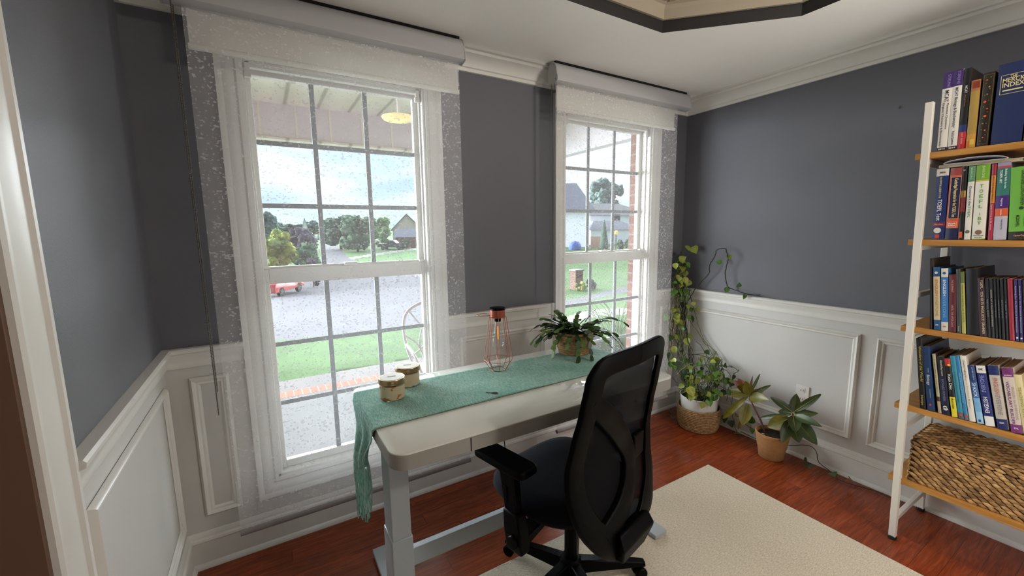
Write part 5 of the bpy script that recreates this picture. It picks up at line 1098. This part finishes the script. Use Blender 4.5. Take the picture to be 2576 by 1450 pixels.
# foliage
def crownmat(n, a, c): return noisy(n, a, c, ns=.9, rough=1)
TM = dict(g=crownmat('green_tree_crown', '#3f5540', '#566e50'), d=crownmat('dark_tree_crown', '#31463c', '#45594c'), y=crownmat('yellow_tree_crown', '#8f9040', '#6b8048'), p=crownmat('purple_tree_crown', '#4a3f4a', '#5f5560'), b=crownmat('blue_green_crown', '#475c5a', '#5f7470'), l=crownmat('light_green_crown', '#557048', '#6c8658'))
TRK = mat('tree_bark', '#4e4238', .95)
def blobs(b, c, rx, rz, n, seed, r0=.27):
    rnd = random.Random(seed); n = int(n*2.6)
    for k in range(n):
        a = rnd.uniform(0, 2*PI); rr = rnd.random()**.5*.86; zz = rnd.uniform(-.80, .82); q = math.sqrt(max(0, 1-zz*zz))
        p = c+Vector((rx*rr*q*math.cos(a), rx*rr*q*math.sin(a), rz*zz)); r = r0*rx*rnd.uniform(.7, 1.15)
        bm = bmesh.new(); bmesh.ops.create_icosphere(bm, subdivisions=3, radius=1)
        vs = []
        for v in bm.verts:
            d = v.co.normalized(); nz_ = noise.noise(d*3.1+Vector((k*3.7, seed, 0)))*.45+noise.noise(d*5+Vector((k, seed*2, 5)))*.35+noise.noise(d*15+Vector((k*2, seed, 9)))*.4
            vs.append(p+Vector((d.x*r, d.y*r, d.z*r*min(1, rz/rx*1.05)))*(1+nz_))
        b.add(vs, [tuple(x.index for x in f.verts) for f in bm.faces]); bm.free()
    return b
def tree(px, base_py, w_px, top_py, key, label, kind='tree', group=None, R=None, seed=1, n=16, trunk=.2):
    P = hit(px, base_py) if R is None else atR(px, base_py, R)
    if R: P.z = Hh(P.x, P.y)
    dist = (P-CAM).dot(_f); W_m = w_px/FPX*dist; T = CAM+ray(px, top_py)*((math.hypot(P.x, P.y))/math.hypot(ray(px, top_py).x, ray(px, top_py).y)); Hm = T.z-P.z
    t = thing(kind if kind != 'tree' else 'tree', label, 'tree' if kind == 'tree' else 'bush', P, group); cz_ = P.z+Hm*(trunk+(1-trunk)/2)
    b = MB(); blobs(b, Vector((P.x, P.y, cz_)), W_m/2, Hm*(1-trunk)/2*1.05, n, seed); b.build('crown' if kind == 'tree' else 'foliage', TM[key], t, smooth=80)
    b = MB(); b.tube([P-Vector((0, 0, .1)), Vector((P.x, P.y, cz_))], [W_m*.035, W_m*.02], 8); b.build('trunk' if kind == 'tree' else 'stem', TRK, t)
    return t
GT = 'trees down the street beyond the left window'
tree(672, 664, 74, 532, 'b', 'blue green tree at the left edge of the left window view', group=GT, R=60, seed=2)
tree(704, 676, 82, 578, 'y', 'bright yellow green tree left of the street', group=GT, R=40, seed=3, trunk=.24)
tree(664, 678, 46, 588, 'g', 'green tree behind the yellow tree at the left pane edge', group=GT, R=42, seed=12)
tree(758, 668, 82, 578, 'p', 'dark purple leaved tree between the yellow tree and the street', group=GT, R=55, seed=4, trunk=.1)
tree(772, 668, 66, 614, 'g', 'low rounded green tree at the left of the street', group=GT, R=46, seed=5, trunk=.08)
tree(858, 622, 104, 548, 'd', 'large dark green tree at the right of the street', group=GT, R=85, seed=6, trunk=.12)
tree(900, 622, 100, 545, 'g', 'large green tree right of the street, nearest the middle muntin', group=GT, R=78, seed=7, trunk=.12)
tree(956, 614, 66, 550, 'l', 'light green tree beside the gabled house', group=GT, R=110, seed=8, trunk=.14)
tree(968, 620, 32, 572, 'l', 'pale rounded tree in front of the gabled house', group=GT, R=91, seed=9, trunk=.14)
for i, (px, tp, w_) in enumerate(((650, 556, 70), (700, 562, 70), (745, 566, 64), (790, 556, 60), (825, 562, 50), (850, 556, 60))):
    tree(px, 604, w_, tp, 'b' if i % 2 else 'd', ['hazy far tree at the left pane edge on the skyline', 'hazy far tree above the yellow tree on the skyline', 'hazy far tree above the purple tree on the skyline', 'hazy far tree left of the end of the street', 'hazy far tree at the end of the street', 'hazy far tree right of the end of the street'][i], group='hazy trees on the skyline', R=165+(i % 2)*42+i*3, seed=20+i, n=10, trunk=.02)
tree(785, 668, 40, 648, 'p', 'low purplish shrub at the street corner', 'shrub', R=38, seed=31, n=8, trunk=.02)
tree(1022, 632, 22, 603, 'd', 'small round dark tree in front of the brick house', group=GT, R=78, seed=32, n=8, trunk=.3)
# right window
tree(1520, 545, 96, 450, 'b', 'broad blue green tree rising behind the grey roof', R=60, seed=40, n=22, trunk=.05)
tree(1455, 540, 60, 478, 'b', 'smaller blue green tree behind the left of the grey roof', R=66, seed=41, trunk=.05)
P = hit(1519, 628); t = thing('conifer', 'narrow dark green conifer in front of the neighbouring houses', 'tree', P); dist = (P-CAM).dot(_f); hgt = 72/FPX*dist; rr = 11/FPX*dist
b = MB(); rings = []
for i in range(22):
    z = hgt*i/21; r = rr*(1-(i/21))**.8*(1 if i > 0 else .8)+.02; rings.append([P+Vector(((r*(1+.25*noise.noise(Vector((math.cos(a)*3, math.sin(a)*3, i*.9)))))*math.cos(a), (r*(1+.25*noise.noise(Vector((math.cos(a)*3, math.sin(a)*3, i*.9)))))*math.sin(a), z+.05)) for a in [2*PI*k/22 for k in range(22)]])
b.loft(rings); b.build('foliage', TM['d'], t, smooth=60)
tree(1560, 628, 22, 604, 'g', 'round green bush right of the conifer', 'bush', seed=43, n=9, trunk=.02)
tree(1583, 628, 26, 600, 'g', 'round green bush at the right pane edge', 'bush', seed=44, n=9, trunk=.02)
tree(1461, 733, 28, 708, 'y', 'low yellow green bush beside the brick mailbox post', 'bush', seed=45, n=10, trunk=.02)
tree(1487, 728, 28, 704, 'p', 'low greyish purple bush right of the brick mailbox post', 'bush', seed=46, n=10, trunk=.02)
P = Vector((3.0, 3.15, -.15)); 
b = MB(); rnd = random.Random(4); PP = aty(1555, 868, 5.6); PP.z = Hh(PP.x, PP.y)
for k in range(70):
    a = rnd.uniform(0, 2*PI); r = rnd.uniform(0, .35); s_ = PP+Vector((r*math.cos(a), r*math.sin(a), 0)); e = s_+Vector((.3*math.cos(a), .3*math.sin(a), rnd.uniform(.25, .6))); b.tube(bez([s_, (s_+e)/2+Vector((0, 0, .12)), e], 8), [.008, .007, .006, .005, .004, .003, .002, .001, .001][:9] if False else .006, 4)
tag(b.build('ornamental_grass', TM['l']), 'clump of pale ornamental grass outside the right window', 'plant')

# houses
def box_house(name, label, P0, ax, W_h, Dp, Hw, Hr, wall, roof, gable=True, overhang=.4):
    """P0 = front left corner on the ground; ax = direction of the front"""
    P0 = Vector(P0); ax = Vector(ax).normalized(); dp = Vector((-ax.y, ax.x, 0)); t = thing(name, label, 'house', P0+ax*W_h/2)
    q = lambda a, d, z: P0+ax*a+dp*d+Vector((0, 0, z))
    b = MB(); b.hexa([q(0, 0, -1.5), q(W_h, 0, -1.5), q(W_h, Dp, -1.5), q(0, Dp, -1.5)], [q(0, 0, Hw), q(W_h, 0, Hw), q(W_h, Dp, Hw), q(0, Dp, Hw)])
    if gable: b.hexa([q(0, 0, Hw), q(W_h, 0, Hw), q(W_h, Dp, Hw), q(0, Dp, Hw)], [q(W_h/2-.01, 0, Hw+Hr), q(W_h/2+.01, 0, Hw+Hr), q(W_h/2+.01, Dp, Hw+Hr), q(W_h/2-.01, Dp, Hw+Hr)])
    b.build('wall', wall, t, smooth=0); b = MB(); o_ = overhang; th = .18
    if gable:
        for a0, a1 in ((-o_, W_h/2), (W_h+o_, W_h/2)):
            zl = Hw-o_*Hr/(W_h/2); b.hexa([q(a0, -o_, zl), q(a1, -o_, Hw+Hr), q(a1, Dp+o_, Hw+Hr), q(a0, Dp+o_, zl)], [q(a0, -o_, zl+th), q(a1, -o_, Hw+Hr+th), q(a1, Dp+o_, Hw+Hr+th), q(a0, Dp+o_, zl+th)])
    else:
        b.hexa([q(-o_, -o_, Hw), q(W_h+o_, -o_, Hw), q(W_h+o_, Dp+o_, Hw), q(-o_, Dp+o_, Hw)], [q(W_h*.2, Dp/2-.1, Hw+Hr), q(W_h*.8, Dp/2-.1, Hw+Hr), q(W_h*.8, Dp/2+.1, Hw+Hr), q(W_h*.2, Dp/2+.1, Hw+Hr)])
    b.build('roof', roof, t, smooth=0)
    return t, q
# white neighbour at the left of the right window
P1 = atR(1330, 627, 37); P1.z = Hh(P1.x, P1.y); P2 = atR(1482, 625, 37); P2.z = P1.z; axn = (P2-P1); L = axn.length
zt_ = atR(1450, 532, 37).z-P1.z; zr = atR(1450, 470, 42).z-P1.z
t, q = box_house('neighbour_house', 'white sided house with a grey hip roof at the left of the right window view', P1, axn, L, 4, zt_, zr-zt_, M['siding'], M['roof'], gable=False, overhang=.5)
P1 = atR(1484, 612, 46); P1.z = Hh(P1.x, P1.y); P2 = atR(1640, 612, 52); P2.z = P1.z; axn = P2-P1
t, q = box_house('neighbour_house', 'white house with a dark roof and small window behind the conifer', P1, axn, axn.length, 8, atR(1530, 543, 48).z-P1.z, 1.6, M['siding'], M['darkroof'], gable=False)
for a in (3.2, 8.5): b = MB(); b.hexa([q(a, -.06, 1.9), q(a+.9, -.06, 1.9), q(a+.9, 0, 1.9), q(a, 0, 1.9)], [q(a, -.06, 3.1), q(a+.9, -.06, 3.1), q(a+.9, 0, 3.1), q(a, 0, 3.1)]); b.build('window', M['darkroof'], t, smooth=0)
P1 = atR(1486, 606, 41); P1.z = Hh(P1.x, P1.y); P2 = atR(1600, 606, 43); P2.z = P1.z; axn = P2-P1
box_house('carport', 'low outbuilding with a wide dark roof between the fence and the houses', P1, axn, axn.length, 3.5, atR(1530, 578, 41).z-P1.z, .9, M['siding'], M['roof'], gable=False, overhang=.3)
# gabled house at the right of the left window
P1 = atR(990, 624, 92); P1.z = Hh(P1.x, P1.y); P2 = atR(1062, 628, 92); P2.z = P1.z; axn = P2-P1
t, q = box_house('brick_house', 'two storey house with a pale gable and red brick front beyond the left window', P1+Vector((0, 0, 0)), axn, axn.length, 9, atR(1020, 576, 92).z-P1.z, atR(1020, 540, 92).z-atR(1020, 576, 92).z, mat('cream_gable_siding', '#c4b3a4', .8), M['roof'])
P1 = atR(997, 628, 84); P1.z = Hh(P1.x, P1.y); P2 = atR(1046, 628, 84); P2.z = P1.z; axn = P2-P1; q0 = P1; b = MB(); d = axn.normalized(); n_ = Vector((-d.y, d.x, 0)); hh = atR(1020, 597, 84).z-P1.z
b.hexa([q0+Vector((0, 0, -1)), q0+axn+Vector((0, 0, -1)), q0+axn+n_*3+Vector((0, 0, -1)), q0+n_*3+Vector((0, 0, -1))], [q0+Vector((0, 0, hh)), q0+axn+Vector((0, 0, hh)), q0+axn+n_*3+Vector((0, 0, hh)), q0+n_*3+Vector((0, 0, hh))]); b.build('brick_front', M['brick'], t, smooth=0)
b = MB(); z1_ = Vector((0, 0, hh)); z2_ = Vector((0, 0, hh+1.6)); b.hexa([q0-d*.4-n_*.4+z1_, q0+axn+d*.4-n_*.4+z1_, q0+axn+d*.4+n_*3+z1_, q0-d*.4+n_*3+z1_], [q0+n_*2.8-d*.1+z2_, q0+axn+n_*2.8+z2_, q0+axn+n_*3+z2_, q0+n_*3-d*.1+z2_]); b.build('front_roof', M['roof'], t, smooth=0)
P1 = atR(763, 600, 140); P1.z = Hh(P1.x, P1.y)+1; P2 = atR(776, 600, 140); P2.z = P1.z; axn = P2-P1
box_house('distant_house', 'tiny white gabled house among the far trees', P1, axn, axn.length, 8, 2.8, 2.6, M['siding'], M['roof'])
# fence, tarp, mailbox, yard light
P1 = hit(1486, 626); P2 = hit(1512, 626); ax = (P2-P1); t = thing('wooden_fence', 'short brown wooden fence left of the conifer', 'fence', (P1+P2)/2); ft_ = mat('weathered_fence', '#7d6553', .9)
hh = 30/FPX*((P1-CAM).dot(_f))
for i in range(9): a = P1+ax*i/9; c_ = P1+ax*(i+.9)/9; n_ = Vector((0, .03, 0)); b = MB(); b.hexa([a, c_, c_+n_, a+n_], [a+Vector((0, 0, hh)), c_+Vector((0, 0, hh)), c_+n_+Vector((0, 0, hh)), a+n_+Vector((0, 0, hh))]); b.build('fence_board', ft_, t, smooth=0)
P = atR(1447, 627, 34.3); P.z = Hh(P.x, P.y); s_ = (P-CAM).dot(_f)/FPX; b = MB(); rings = []
for i, (k, z) in enumerate(((1, 0), (1.02, 5), (.9, 13), (.6, 18), (.2, 19.5), (.01, 20))):
    rings.append([P+Vector(((18*k*s_*(1+.12*noise.noise(Vector((math.cos(a)*2, math.sin(a)*2, i)))))*math.cos(a), 12*k*s_*math.sin(a), (z+2*noise.noise(Vector((math.cos(a)*3, math.sin(a)*3, i*.7))))*s_ if i else 0)) for a in [2*PI*k_/28 for k_ in range(28)]])
b.loft(rings); tag(b.build('tarp_covered_heap', mat('blue_tarp', '#2a57a8', .6), smooth=50), 'blue tarp over a heap against the white house', 'tarp')
P = hit(1450, 728); s_ = (P-CAM).dot(_f)/FPX; t = thing('brick_mailbox', 'red brick mailbox pillar on the lawn beyond the right window', 'mailbox', P)
boxo('brick_pillar', M['brick'], (P.x-12*s_, P.y-11*s_, P.z-.1), (P.x+12*s_, P.y+11*s_, P.z+46*s_), t); boxo('cap', M['curb'], (P.x-14*s_, P.y-13*s_, P.z+46*s_), (P.x+14*s_, P.y+13*s_, P.z+50*s_), t, bevel=.01)
boxo('mail_slot', M['gap'], (P.x-7*s_, P.y-11.6*s_, P.z+30*s_), (P.x+7*s_, P.y-10.8*s_, P.z+38*s_), t)
P = hit(1549, 628); s_ = (P-CAM).dot(_f)/FPX; t = thing('yard_lamp', 'small post lamp with an amber glow beside the green bushes', 'lamp post', P)
b = MB(); b.tube([P, P+Vector((0, 0, 36*s_))], 1.2*s_, 8); b.build('post', M['darkroof'], t); b = MB(); b.lathe(P+Vector((0, 0, 36*s_)), [(2*s_, 0), (4.5*s_, 2*s_), (4.5*s_, 8*s_), (1*s_, 11*s_)], 12); b.build('lantern', mat('amber_lantern', '#e0983a', .5, emit='#f0a040', es=.9), t)

# cars
def car(name, label, P, head, L, paint, glass='#20242a', pick=False):
    P = Vector(P); d = Vector((math.sin(head), math.cos(head), 0)); s = Vector((d.y, -d.x, 0)); t = thing(name, label, 'car', P); W2 = .88
    q = lambda u, v, z: P+d*u*L+s*v+Vector((0, 0, z))
    pr = [(-.5, .35), (-.5, .72), (-.47, .92), (-.40, 1.02), (-.33, 1.42), (-.22, 1.52), (.02, 1.52), (.10, 1.46), (.24, 1.02), (.42, .92), (.49, .75), (.5, .38)]
    if pick: pr = [(-.5, .45), (-.5, 1.1), (-.14, 1.12), (-.12, 1.72), (.10, 1.72), (.20, 1.2), (.46, 1.1), (.5, .9), (.5, .45)]
    b = MB(); sec = []
    for v, k in ((-W2, .94), (-W2*.97, 1), (W2*.97, 1), (W2, .94)):
        sec.append([q(u, v*(1 if z < 1.05 else .86), .35+(z-.35)*(k if z > .5 else 1)) for u, z in pr])
    b.loft(sec); b.build('body', mat('paint_'+name, paint, .3, coat=.4), t, bevel=.03)
    g = MB(); 
    for sg in (-1, 1):
        u0 = -.32 if not pick else -.10
        g.hexa([q(u0-.03, sg*W2*.90, 1.06), q(.19, sg*W2*.90, 1.06), q(.19, sg*W2*.86, 1.06), q(u0-.03, sg*W2*.86, 1.06)], [q(u0+.03, sg*W2*.875, 1.40), q(.08, sg*W2*.875, 1.40), q(.08, sg*W2*.8, 1.40), q(u0+.03, sg*W2*.8, 1.40)])
    g.build('side_window', mat('car_glass_'+name, glass, .1), t)
    for u in (-.30, .31):
        for sg in (-1, 1):
            w_ = MB(); w_.lathe(q(u, sg*(W2-.2), .34), [(.05, 0), (.33, 0), (.345, .03), (.345, .19), (.32, .21), (.24, .205)], 28, ax=s*sg); o_ = w_.build('wheel', M['rubber'], t)
            w_ = MB()
            w_.lathe(q(u, sg*(W2-.2), .34), [(.0001, .20), (.05, .212), (.07, .20)], 16, cap=False, ax=s*sg)
            for k in range(5):
                a = 2*PI*k/5; e1 = d*math.cos(a)+Vector((0, 0, 1))*math.sin(a); e2 = e1.cross(s*sg); c0 = q(u, sg*(W2+.008), .34); w_.hexa([c0+e1*.04-e2*.03, c0+e1*.04+e2*.03, c0+e1*.235+e2*.045, c0+e1*.235-e2*.045], [p_+s*sg*.008 for p_ in (c0+e1*.04-e2*.03, c0+e1*.04+e2*.03, c0+e1*.235+e2*.045, c0+e1*.235-e2*.045)])
            w_.build('rim', M['curb'], o_, smooth=30)
    return t
A = hit(693, 748); Bp = hit(757, 734); dv = Bp-A; hd = math.atan2(dv.x, dv.y)
car('red_car', 'red hatchback parked at the far side of the street', (A+Bp)/2+Vector((math.cos(hd), -math.sin(hd), 0))*-.7, hd, 4.2, '#b3202c')
P = hit(988, 628); car('dark_pickup', 'dark pickup truck parked before the brick house', P, math.radians(130), 5.3, '#2b3338', pick=True)
P = atR(932, 622, 96); P.z = Hh(P.x, P.y); car('white_car', 'white car parked behind the middle muntin', P, math.radians(95), 4.6, '#d5d5d8')
